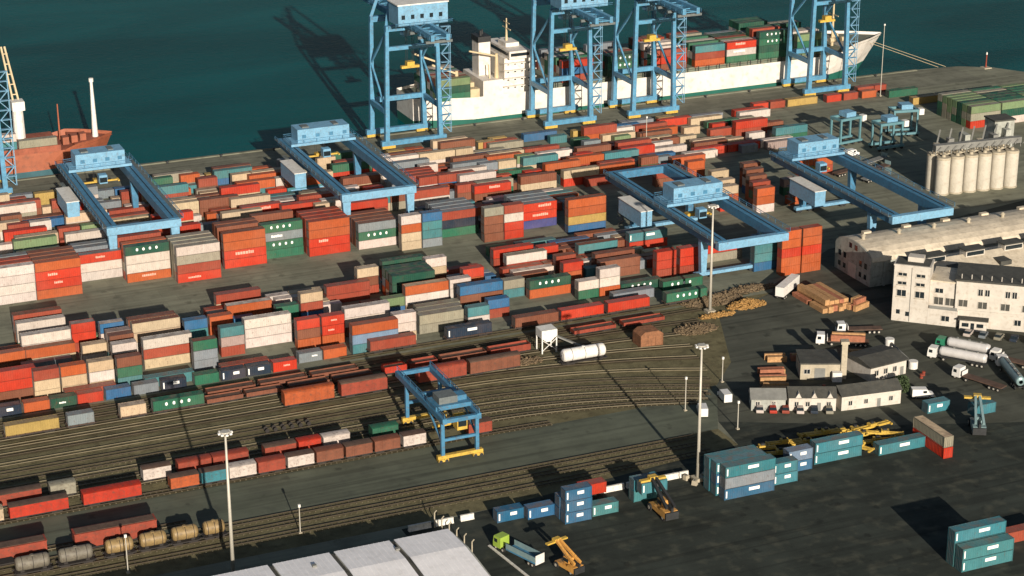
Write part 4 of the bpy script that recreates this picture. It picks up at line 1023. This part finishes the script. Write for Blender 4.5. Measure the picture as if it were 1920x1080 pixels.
# ------------------------------------------------------------------ lamp masts and posts
M_POLE = mat('galvanised_pole', (.50,.47,.40), .5, .2, var=.12, scale=.5)
def mast(x, y, h, label, base=True):
    t = thing('lamp_mast', label, 'lamp mast', (x,y,0), 0, 'tall lamp masts'); m = MB(); m.cyl((0,0,.8),(0,0,h),.42,.2,n=14); m.build('pole', M_POLE, t, smooth=True)
    part(t, 'plinth', M_CONC, (-1.2,1.2,-1.2,1.2,0,.8)); m = MB(); m.cyl((0,0,h),(0,0,h+.3),.9,.9,n=16); m.build('lamp_ring', M_POLE, t)
    for k in range(8):
        a = k*math.pi/4; m = MB(); m.cbox((1.2*math.cos(a),1.2*math.sin(a),h-.05),(.5,.5,.35)); m.build('floodlight', M_WHITE, t)
    return t
mast(195.1,352.8,31.5,'tall lamp mast with yellow blocks at its foot beside the turquoise containers')
mast(245.4,440.0,29.5,'tall lamp mast in front of the middle gantry crane')
mast(90.4,351.0,31.5,'tall lamp mast behind the white roofed shed')
for i, (x, y) in enumerate(((193.4,351.0),(196.4,350.6),(197.0,353.4),(192.9,354.0))):
    t = thing('concrete_block', '%s buff concrete block at the foot of the near lamp mast' % ordn(i), 'block', (x,y,0), random.random(), 'blocks guarding the lamp mast'); m = MB(); m.prism([(-.6,0),(.6,0),(.45,1.1),(-.45,1.1)], -.5, .5, 'x'); m.build('body', M_CONC, t); m = MB(); m.beam((-.2,0,1.08),(.2,0,1.08),.08,.2); m.build('lifting_eye', M_DARK, t)
for x, y, h, lb in ((108.3,363.8,6,'slim signal post beside the siding'),(209.9,386.6,8,'slim post at the road junction before the parked vans'),(216.0,372.5,6.5,'slim white post left of the yellow spreaders'),(71.7,361.2,8,'slim post before the ochre tank wagons'),(226,398,6,'slim post beside the timber piles'),(404.4,604.5,26,'slender lattice coloured mast near the ship bow'),(300,585,9,'slim post on the quay apron')):
    t = thing('signal_post', lb, 'post', (x,y,0)); m = MB(); m.cyl((0,0,.3),(0,0,h),.13,.1,n=8); m.build('pole', M_POLE, t); part(t, 'head', M_WHITE, (-.25,.25,-.2,.2,h,h+.6)); part(t, 'foot', M_CONC, (-.35,.35,-.35,.35,0,.3))
for i in range(6):
    t = thing('fence_post', 'concrete fence post beside the white shed, %s from the road' % ordn(i), 'post', (134.6+i*.45,355-i*3.0,0), 0, 'fence posts beside the shed'); m = MB(); m.beam((0,0,0),(0,0,3.4),.22); m.build('upright', M_CONC, t); m = MB(); m.beam((0,0,3.4),(.5,0,3.9),.18); m.build('arm', M_CONC, t)
# white barrier wall in segments
x = 128.6; i = 0
M_BARR = mat('barrier_white', (.66,.63,.56), .7, var=.2, scale=.8, dirt=(.25,.22,.18), dirt_amt=.6)
for i, (x, ln_) in enumerate(((129,5),(135,4),(140.6,3),(166,6),(172.6,6),(179.2,6),(185.8,6),(192.0,2.2))):
    t = thing('barrier_wall', 'white barrier segment, %s from the shed corner' % ordn(i), 'barrier', (x,355.6,0), 0, 'white barrier along the asphalt yard'); m = MB(); m.prism([(-.45,0),(.45,0),(.2,.5),(.16,1.15),(-.16,1.15),(-.2,.5)], 0, ln_, 'x'); m.build('wall', M_BARR, t); part(t, 'cap', M_BARR, (0,ln_,-.22,.22,1.16,1.28))
kb = MB(); kb.beam((141.8,343,.12),(144.6,322,.12),.5,.24); tag(kb.build('kerb_strip', M_BARR), 'white kerb strip by the green lorry', kind='structure')
# ------------------------------------------------------------------ vehicles
M_CABW = mat('cab_white', (.70,.68,.64), .35, var=.08, spec=.5)
M_CABG = mat('cab_green', (.03,.20,.11), .35, var=.1, spec=.5)
M_TNK = mat('road_tank_steel', (.62,.60,.58), .35, .2, var=.12, scale=.7)
M_TNKT = mat('road_tank_teal', (.22,.32,.33), .4, .2, var=.15, scale=.7)
def wheels(t, xs, w, r=.5):
    for x in xs:
        for s in (-w/2, w/2):
            m = MB(); m.cyl((x,s-.16,r),(x,s+.16,r),r,n=14); o = m.build('wheel', M_TYRE, t); m = MB(); m.cyl((x,s-.17,r),(x,s+.17,r),r*.5,n=10); m.build('rim', M_POLE, o)
def cab(t, x0, mt, w=2.45, h=3.0, l=2.2):
    m = MB(); m.prism([(x0,.6),(x0+l,.6),(x0+l,1.6),(x0+l-.25,h),(x0,h)], -w/2, w/2, 'y'); c = m.build('cab', mt, t); m = MB()
    m.quad([(x0+l+.012,-w/2+.15,1.65),(x0+l+.012,w/2-.15,1.65),(x0+l-.2,w/2-.2,h-.2),(x0+l-.2,-w/2+.2,h-.2)]); m.build('windscreen', M_GLASS, c)
    for s in (-1,1): m = MB(); m.box(x0+.9,x0+l-.4,s*(w/2+.01)-.02,s*(w/2+.01)+.02,1.7,h-.5); m.build('side_window', M_GLASS, c)
    return c
def tanker(x, y, a, label, tm, cm, ln=11.0):
    t = thing('tank_lorry', label, 'lorry', (x,y,0), a, 'lorries parked in the lorry park'); part(t, 'chassis', M_DARK, (0,ln+2.2,-.5,.5,.75,1.05)); cab(t, ln+.6, cm); wheels(t, (.9,2.1,3.3,ln-1.4,ln+1.8), 2.1); m = MB(); r = 1.2; z = 2.3
    for (p,ra),(q,rb) in zip(((0,.5),(.25,1.05),(.7,r),(ln-.7,r),(ln-.25,1.05)), ((.25,1.05),(.7,r),(ln-.7,r),(ln-.25,1.05),(ln,.5))): m.cyl((p,0,z),(q,0,z),ra,rb,n=20,caps=False)
    k = m.build('tank', tm, t, smooth=True); part(k, 'catwalk', M_ROOFG, (1,ln-1,-.3,.3,z+r-.02,z+r+.1))
    for q in (2.5,5.5,8.5): m = MB(); m.cyl((q,0,z+r+.1),(q,0,z+r+.3),.35,n=12); m.build('manhole', M_ROOFG, k)
    return t
M_WOOD = mat('sawn_timber', (.44,.25,.11), .8, var=.35, scale=1.2, dirt=(.24,.10,.05), dirt_amt=.6)
M_WOODR = mat('red_timber', (.34,.13,.07), .8, var=.35, scale=1.2)
def flat_lorry(x, y, a, label, ln=11, load=None, cm=None):
    t = thing('flatbed_lorry', label, 'lorry', (x,y,0), a, 'lorries parked in the lorry park'); part(t, 'bed', M_FLAT, (0,ln,-1.22,1.22,1.1,1.35)); part(t, 'chassis', M_DARK, (0,ln+2.4,-.5,.5,.75,1.09)); cab(t, ln+.6, cm or M_CABW); wheels(t, (.9,2.1,3.3,ln-1.2,ln+1.9), 2.1); part(t, 'headboard', M_CABW, (ln-.12,ln,-1.2,1.2,1.36,2.4))
    return t
def van(x, y, a, label):
    t = thing('van', label, 'van', (x,y,0), a, 'vans at the road junction'); m = MB(); m.prism([(0,.4),(5.2,.4),(5.2,1.1),(4.2,1.3),(3.6,2.3),(0,2.4)], -.98, .98, 'y'); b = m.build('body', M_CABW, t); m = MB(); m.quad([(4.22,-.85,1.36),(4.22,.85,1.36),(3.66,.8,2.2),(3.66,-.8,2.2)]); m.build('windscreen', M_GLASS, b); wheels(t, (.95,4.2), 1.7, .36)
    m = MB(); m.box(2.6,3.5,-1.0,-.97,1.4,2.0); m.build('side_window', M_GLASS, b); return t
def planks(t, x0, x1, y0, y1, z0, n, name='plank_bundle'):
    w = (y1-y0)/n
    for i in range(n):
        h = random.uniform(1.0,1.7); part(t, name, random.choice((M_WOOD,M_WOOD,M_WOODR)), (x0+random.uniform(0,.8), x1-random.uniform(0,.8), y0+w*i+.05, y0+w*(i+1)-.05, z0, z0+h))
D1 = math.atan2(12.4,-9.6)
tanker(289.8,379.7,D1,'nearer white tank lorry of the pair with a green striped cab',M_TNK,M_CABW,12); tanker(294.2,384.6,D1-.02,'farther white tank lorry of the pair with green cab',M_TNK,M_CABG,11)
tanker(288.6,364.5,math.atan2(16,5.4),'grey teal tank lorry parked at the picture edge',M_TNKT,M_CABW,13.5)
flat_lorry(284.6,365.6,math.atan2(12.3,-3.6)+.1,'empty flatbed lorry with white cab between the tank lorries',11)
t = flat_lorry(271.0,403.4,math.atan2(8.2,-14.1),'lorry with white cab loaded with timber below the log piles',10.5); 
lt = thing('timber_load', 'bundles of sawn timber on the white cabbed lorry', 'timber', (271.0,403.4,1.36), math.atan2(8.2,-14.1)); planks(lt, .3, 10, -1.2, 1.2, 0, 3)
flat_lorry(279.0,410.0,math.atan2(5,-14),'pale lorry parked behind the timber lorry',9)
van(211.8,381.0,R(70),'white van parked at the road junction, left of the other'); van(221.0,386.0,R(80),'white van standing closest to the hut row'); van(262.6,371.8,R(-20),'white van beside the right end of the hut row')
def car(x, y, a, ch, label):
    t = thing('car', label, 'car', (x,y,0), a, 'cars parked by the buildings'); m = MB(); m.prism([(0,.35),(4.2,.35),(4.25,.8),(3.3,.95),(.15,.98),(-.02,.7)], -.85, .85, 'y'); b = m.build('body', wmat(ch), t); m = MB(); m.prism([(.5,.97),(3.2,.95),(2.5,1.45),(1.0,1.46)], -.75, .75, 'y'); c = m.build('cabin', M_GLASS, b); part(b, 'car_roof', wmat(ch), (1.05,2.45,-.72,.72,1.462,1.5)); wheels(t, (.8,3.4), 1.5, .31)
for i, (x, y, a, ch) in enumerate(((224.8,377.6,64,'w'),(227.6,376.2,66,'r'),(230.2,375.0,62,'k'),(233.2,373.4,64,'w'),(236.2,372.2,60,'n'),(239.4,370.6,66,'e'))): car(x, y, R(a), ch, '%s car before the hut row, %s from its grey end' % (CN[ch], ordn(i)))
for i, (x, y, a, ch) in enumerate(((296.6,398.0,40,'w'),(299.4,395.4,42,'y'),(302.2,392.8,38,'e'),(305.2,390.2,44,'n'),(308.0,387.4,40,'w'))): car(x, y, R(a), ch, '%s car parked below the white offices, %s from the porch' % (CN[ch], ordn(i)))
# timber and log piles
tp = thing('timber_pile', 'broad pile of orange brown timber lying before the warehouse gable', 'timber', (281.6,427.0,0), R(92)); planks(tp, 0, 7.6, 0, 9.6, 0, 6); planks(tp, 8.0, 15.6, 0, 9.6, 0, 6); planks(tp, 1, 15, 1, 8.4, 1.75, 5)
tp = thing('timber_pile', 'small pile of reddish timber at the warehouse foot', 'timber', (280.4,424.6,0), R(20)); planks(tp, 0, 6, 0, 3, 0, 3); planks(tp, .5, 5, .4, 2.6, 1.75, 2)
for i, (x, y, a) in enumerate(((233.6,393.0,-20),(235.6,397.4,-18),(231.4,388.6,-24))):
    tp = thing('timber_pile', 'dull timber pile by the huts, %s from the van' % ordn(i), 'timber', (x,y,0), R(a), 'timber piles by the huts'); planks(tp, 0, 7, 0, 2.6, 0, 3)
for i, (x, y, a) in enumerate(((343,519,18),(347,526,16),(351,533,20),(338,528,14))):
    t = thing('trailer', 'empty dark trailer parked left of the silos, %s of four' % ordn(i), 'trailer', (x,y,0), R(a), 'trailers parked by the silos'); part(t, 'bed', M_FLAT if i % 2 else M_ROOFG, (0,12,-1.2,1.2,1.1,1.4)); part(t, 'frame', M_DARK, (0,12,-.4,.4,.7,1.09)); wheels(t, (1,2.2,3.4), 2.1); part(t, 'headboard', M_TNKT, (11.9,12.0,-1.2,1.2,1.41,2.6)); part(t, 'landing_leg', M_DARK, (9,9.2,-.8,-.6,0,.7),(9,9.2,.6,.8,0,.7))
van(352.6,545.0,R(10),'white van parked beyond the silos beside the carriers')
for i, (x, y, a) in enumerate(((252.5,398.6,-22),(247.6,402.6,-20),(241.6,404.4,-20),(268.6,394.6,-28),(262.4,399.0,-26))):
    tp = thing('timber_pile', 'low timber stack on the lorry park, %s of five behind the workshop' % ordn(i), 'timber', (x,y,0), R(a), 'timber stacks behind the workshop'); planks(tp, 0, 5.6, 0, 2.4, 0, 3)
flat_lorry(300.0,373.0,math.atan2(12,-7),'empty flatbed lorry parked beyond the grey teal tank lorry',9.5)
for i, (x, y) in enumerate(((255.6,379.6),(256.8,381.0),(254.2,380.8),(271.4,380.6),(272.8,381.8),(246.2,384.4))):
    t = thing('oil_drum', '%s rusty oil drum standing by the huts' % ordn(i), 'drum', (x,y,0), 0, 'oil drums by the huts'); m = MB(); m.cyl((0,0,0),(0,0,1.1),.42,n=12); m.build('barrel', wmat('k'), t); m = MB(); m.cyl((0,0,.5),(0,0,.6),.45,n=12); m.build('hoop', M_DARK, t)
# white trailer beside the timber
t = thing('box_trailer', 'white box trailer standing across the top of the timber pile', 'trailer', (266.6,440.4,0), R(38)); part(t, 'box', M_WHITE, (0,11.6,-1.2,1.2,1.1,3.7)); part(t, 'chassis', M_DARK, (.2,11.4,-.5,.5,.7,1.09)); wheels(t, (1,2.2,9.6), 2.1); part(t, 'tail_door', M_CABW, (-.06,-.01,-1.15,1.15,1.15,3.6))
# pipe barrier
t = thing('pipe_barrier', 'long pale pipe lying between two white drums by the grey roofed hut', 'pipe', (273.1,386.8,0), math.atan2(14.6,2.8)); m = MB(); m.cyl((.6,0,1.0),(14.4,0,1.0),.35,n=12); m.build('pipe', M_ROOFG, t, smooth=True)
for x in (0,15): m = MB(); m.cyl((x,0,0),(x,0,1.9),1.15,n=16); m.build('drum', M_WHITE, t)
# container handlers
def reach_stacker(x, y, a, label, mt, bm=None):
    t = thing('reach_stacker', label, 'reach stacker', (x,y,0), a, 'yellow container handlers'); m = MB(); m.prism([(-4,.9),(3.4,.9),(3.4,1.6),(1.2,1.9),(-1.4,1.9),(-1.6,2.5),(-4,2.5)], -1.5, 1.5, 'y'); m.build('chassis', mt, t)
    wheels(t, (2.6,), 3.4, .85); wheels(t, (-2.8,), 2.6, .8); c = part(t, 'cab', mt, (-1.2,.9,-.8,.8,1.92,3.7)); part(c, 'cab_glass', M_GLASS, (-1.0,.96,-.84,.84,2.5,3.5))
    for s in (-.9,.9): m = MB(); m.beam((-3.6,s,3.2),(4.4,s*.5,6.6),.55,.7); m.build('boom', bm or mt, t)
    m = MB(); m.beam((-3.4,0,2.5),(-3.4,0,3.4),2.2,.5); m.build('pivot', M_DARK, t); m = MB(); m.beam((.6,.7,1.9),(1.2,.6,5.0),.25); m.beam((.6,-.7,1.9),(1.2,-.6,5.0),.25); m.build('lift_cylinder', M_DARK, t)
    part(t, 'spreader', M_YEL, (4.2,5.2,-3.0,3.0,5.9,6.3), (4.0,5.4,-.9,.9,6.32,6.9)); part(t, 'counterweight', M_DARK, (-4.5,-4.02,-1.5,1.5,.8,2.4)); return t
reach_stacker(180.6,341.4,R(90),'yellow container handler holding up a turquoise container by the white barrier',mat('handler_amber',(.55,.29,.08),.45,var=.2,scale=.8,dirt=(.1,.06,.04),dirt_amt=.5),M_DARK); container((177.6,345.2,3.3),20,'j','turquoise container lifted by the yellow handler',None,True,None)
container((177.5,348.6,0),20,'t','teal container on the ground behind the lifting handler',None,False); container((177.5,348.6,CH),20,'j','turquoise container on the teal one behind the handler',None,False)
rs2 = reach_stacker(152.4,327.4,R(104),'orange yellow container handler at the bottom edge near the shed',mat('handler_orange',(.60,.30,.07),.45,var=.2,scale=.8,dirt=(.1,.06,.04),dirt_amt=.5))
rs2.scale = (.8,.85,.8)
reach_stacker(266.0,350.0,R(60),'handler beside the turquoise container at the picture edge',M_TNKT); container((266.6,352.6,2.2),20,'j','turquoise container held by the handler at the picture edge',None,False)
t = thing('yard_tractor', 'green terminal tractor with teal white trailer by the kerb strip', 'lorry', (147.6,330.6,0), R(110)); part(t, 'trailer_bed', M_CB, (0,8.6,-1.2,1.2,1.0,1.35)); wheels(t, (.9,2.0,9.6,11.6), 2.1); part(t, 'chassis', M_DARK, (0,12.6,-.5,.5,.7,.99)); cab(t, 10.2, mat('tractor_lime',(.28,.40,.06),.4,var=.15)); part(t, 'tailboard', M_WHITE, (-.1,-.01,-1.2,1.2,.8,2.9))
part(t, 'side_board', M_TNKT, (.1,8.6,-1.25,-1.15,1.36,2.5), (.1,8.6,1.15,1.25,1.36,2.5))
# yellow spreader frames
rs = random.Random(21)
SPR = [(212.6,361.2,-14,0),(217.6,362.0,-10,0),(213.2,357.8,-12,0),(222.4,359.6,-8,0),(226.6,363.0,-6,0),(228.0,358.4,-4,0),(236.0,357.6,-2,0),(236.8,360.4,4,0),(240.6,357.0,-30,.75),(236.4,354.2,-8,0),(239.0,351.6,-14,0),(238.6,358.8,6,.75),(227.2,361.0,-5,.75),(233.6,353.8,-62,.8)]
for i, (x, y, a, z) in enumerate(SPR):
    t = thing('spreader_frame', 'yellow lifting spreader frame, %s from the left in the pile by the huts' % ordn(i), 'spreader', (x,y,z), R(a), 'yellow spreaders piled behind the turquoise containers'); ln_ = rs.choice((6.2,8.4,10))
    for s in (-.55,.25): part(t, 'main_beam', M_YEL, (0,ln_,s,s+.34,.25,.75))
    for e in (0,ln_-.3): part(t, 'end_beam', M_YEL, (e,e+.4,-1.2,1.2,.2,.62))
    part(t, 'head_block', M_YEL, (ln_*.5-.9,ln_*.5+.9,-.7,.7,.76,1.3)); part(t, 'sheave', M_DARK, (ln_*.5-.4,ln_*.5+.4,-.3,.3,1.31,1.7))
# white loader with conveyor at the end of the tracks
t = thing('loading_hopper', 'white loading hopper on trestle legs with inclined conveyor among the tracks', 'loader', (193.2,431.6,0)); t.scale = (.85,.85,.66); m = MB(); m.box(0,5,0,4.4,6.2,9.4); m.build('hopper', M_WHITE, t); m = MB(); m.prism([(.2,6.18),(4.8,6.18),(3.2,4.4),(1.8,4.4)], .6, 3.8, 'y'); m.build('chute', M_WHITE, t)
for x in (.2,4.8):
    for y in (.2,4.2): m = MB(); m.beam((x,y,0),(x,y,6.2),.35); m.build('leg', M_WHITE, t)
m = MB(); m.beam((.2,.2,1),(4.8,.2,5.6),.2); m.build('brace', M_WHITE, t); m = MB(); m.beam((4.8,.35,1),(.2,.35,5.6),.2); m.build('brace', M_WHITE, t); m = MB(); m.beam((4.6,.6,6.6),(12.6,-2.4,1.4),1.1,.5); m.build('conveyor', M_ROOFG, t); m = MB(); m.beam((10,-1.4,0),(10,-1.4,3),.25); m.build('support', M_ROOFG, t)
# rusty shed and scrap
M_RUST = mat('rusted_plate', (.24,.105,.05), .85, var=.4, scale=.8, dirt=(.09,.05,.03), dirt_amt=.7)
t = thing('rusty_bin', 'large rust brown bin with tapered top at the end of the tracks', 'bin', (217.6,425.2,0)); t.scale = (.9,.9,.75); m = MB(); m.prism([(0,0),(7,0),(7,4.2),(5.6,5.4),(1.4,5.4),(0,4.2)], 0, 5, 'y'); m.build('body', M_RUST, t); m = MB()
for x in (.0,2.3,4.6,6.85): m.box(x,x+.15,-.12,-.01,0,4.2)
m.build('stiffener', M_RUST, t); part(t, 'ladder', M_DARK, (7.02,7.12,1,1.5,0,5))
M_SCR = mat('scrap_mixed', (.15,.105,.06), .85, .1, var=.6, scale=2.5, dirt=(.30,.24,.15), dirt_amt=.6); M_SCRY = mat('scrap_yellow', (.36,.20,.06), .85, var=.5, scale=2, dirt=(.15,.1,.05), dirt_amt=.7)
def heap(cx, cy, rx, ry, h, n, mt, name, label, seed):
    r_ = random.Random(seed); m = MB()
    for i in range(n):
        a = r_.uniform(0,6.283); q = math.sqrt(r_.random()); x = cx+rx*q*math.cos(a); y = cy+ry*q*math.sin(a); z = h*(1-q)*r_.uniform(.6,1)+.15; d = Vector((r_.uniform(-1,1),r_.uniform(-1,1),r_.uniform(-.5,.5))).normalized()*r_.uniform(.2,.8)
        m.beam((x-d.x,y-d.y,max(.1,z-d.z)),(x+d.x,y+d.y,max(.15,z+d.z)),r_.uniform(.15,.7),r_.uniform(.1,.4))
    return tag(m.build(name, mt), label, kind='stuff')
heap(250,447,9,3.4,2.0,520,M_SCR,'scrap_heap','mixed scrap metal heaped along the foot of the gantry crane',1)
heap(256.4,440.2,5.6,2.3,2.2,420,M_SCRY,'scrap_mound','yellow brown mound beside the lorry park',2)
heap(263,450.5,9,2.0,1.2,320,M_SCR,'scrap_strip','strip of debris at the gantry foot',3)
heap(236,430.5,6,3.2,1.3,300,M_SCR,'track_debris','debris lying at the end of the tracks',4)
heap(246,437,5,1.2,.8,150,M_SCRY,'mast_debris','low debris at the foot of the far lamp mast',5)
heap(186,428.6,6,2.2,.7,200,M_SCR,'ballast_litter','scattered scrap between the tracks',6)
# portal carrier on the far yard and beacon on the pier head
M_TEAL = mat('carrier_teal', (.10,.22,.25), .5, var=.2, scale=.6)
for i, (x, y, a) in enumerate(((366,546,0),(379,558,-12),(357,556,8))):
    t = thing('straddle_carrier', 'teal straddle carrier parked on the far yard, %s of three' % ordn(i), 'straddle carrier', (x,y,0), R(a), 'straddle carriers on the far yard')
    for s in (0,5):
        for e in (0.4,8.6): m = MB(); m.beam((e,s,.9),(e,s,8.6),.6); m.build('leg', M_TEAL, t)
        part(t, 'side_beam', M_TEAL, (-.6,9.6,s-.4,s+.4,.8,1.5)); wheels_x = (.2,3,6,8.8); m = MB()
        for q in wheels_x: m.cyl((q,s-.25,.5),(q,s+.25,.5),.5,n=12)
        m.build('wheel', M_TYRE, t)['kind'] = 'stuff'
    part(t, 'top_frame', M_TEAL, (0,9,-.4,.4,8.6,9.4), (0,9,4.6,5.4,8.6,9.4), (0,.8,.42,4.58,8.6,9.3), (8.2,9,.42,4.58,8.6,9.3)); part(t, 'engine_house', M_CBP, (3,7,.5,4.5,9.42,11)); part(t, 'cab', M_WHITE, (8.9,10.6,-.8,1.2,7.6,9.6))
t = thing('beacon', 'small red beacon tower on the pier head', 'beacon', (463,622.5,0)); m = MB(); m.cyl((0,0,.3),(0,0,5.2),.3,.2,n=12); m.build('tower', wmat('k'), t); m = MB(); m.cyl((0,0,5.2),(0,0,5.8),.3,.3,n=12); m.cyl((0,0,5.8),(0,0,6.2),.3,.05,n=12); m.build('lantern', M_WHITE, t); part(t, 'base', M_CONC, (-1.6,1.6,-1.6,1.6,0,.01+.3))
for i in range(26):
    x = -20+i*18
    t = thing('bollard', 'mooring bollard on the quay edge, %s from the left' % ordn(i) if i < 26 else '', 'bollard', (x+60 if x+60 < 436 else 436,628.4,.0), 0, 'bollards along the quay edge') if 90 < x+60 < 436 else None
    if t: m = MB(); m.cyl((0,0,0),(0,0,.7),.3,.25,n=10); m.build('post', M_DARK, t); m = MB(); m.cyl((0,0,.7),(0,0,.95),.5,.42,n=10); m.build('head', M_DARK, t)
# shrubs beside the hut row
M_LEAF = mat('shrub_leaf', (.045,.07,.025), .8, var=.5, scale=3); M_BARK = mat('shrub_bark', (.08,.06,.04), .9)
for i, (x, y, rr, h) in enumerate(((261.4,374.6,2.2,3.6),(264.0,378.2,1.8,3.0),(259.6,377.4,1.5,2.6),(230.0,383.4,1.2,2.0))):
    t = thing('shrub', 'dark green bush, %s along the back of the hut row' % ordn(i), 'bush', (x,y,0), 0, 'bushes at the huts'); m = MB(); r_ = random.Random(40+i)
    for k in range(700):
        a = r_.uniform(0,6.283); b_ = r_.uniform(-1,1); q = r_.random()**.4; p = Vector((rr*q*math.cos(a)*math.sqrt(1-b_*b_), rr*q*math.sin(a)*math.sqrt(1-b_*b_), h*.55+h*.45*q*b_)); u = Vector((r_.uniform(-1,1),r_.uniform(-1,1),r_.uniform(-1,1))).normalized()*.26; v = u.orthogonal().normalized()*.2
        m.quad([p-u,p+v,p+u,p-v])
    m.build('crown', M_LEAF, t); m = MB()
    for k in range(4): m.beam((0,0,0),(rr*.4*math.cos(k*1.6),rr*.4*math.sin(k*1.6),h*.6),.12)
    m.build('trunk', M_BARK, t)
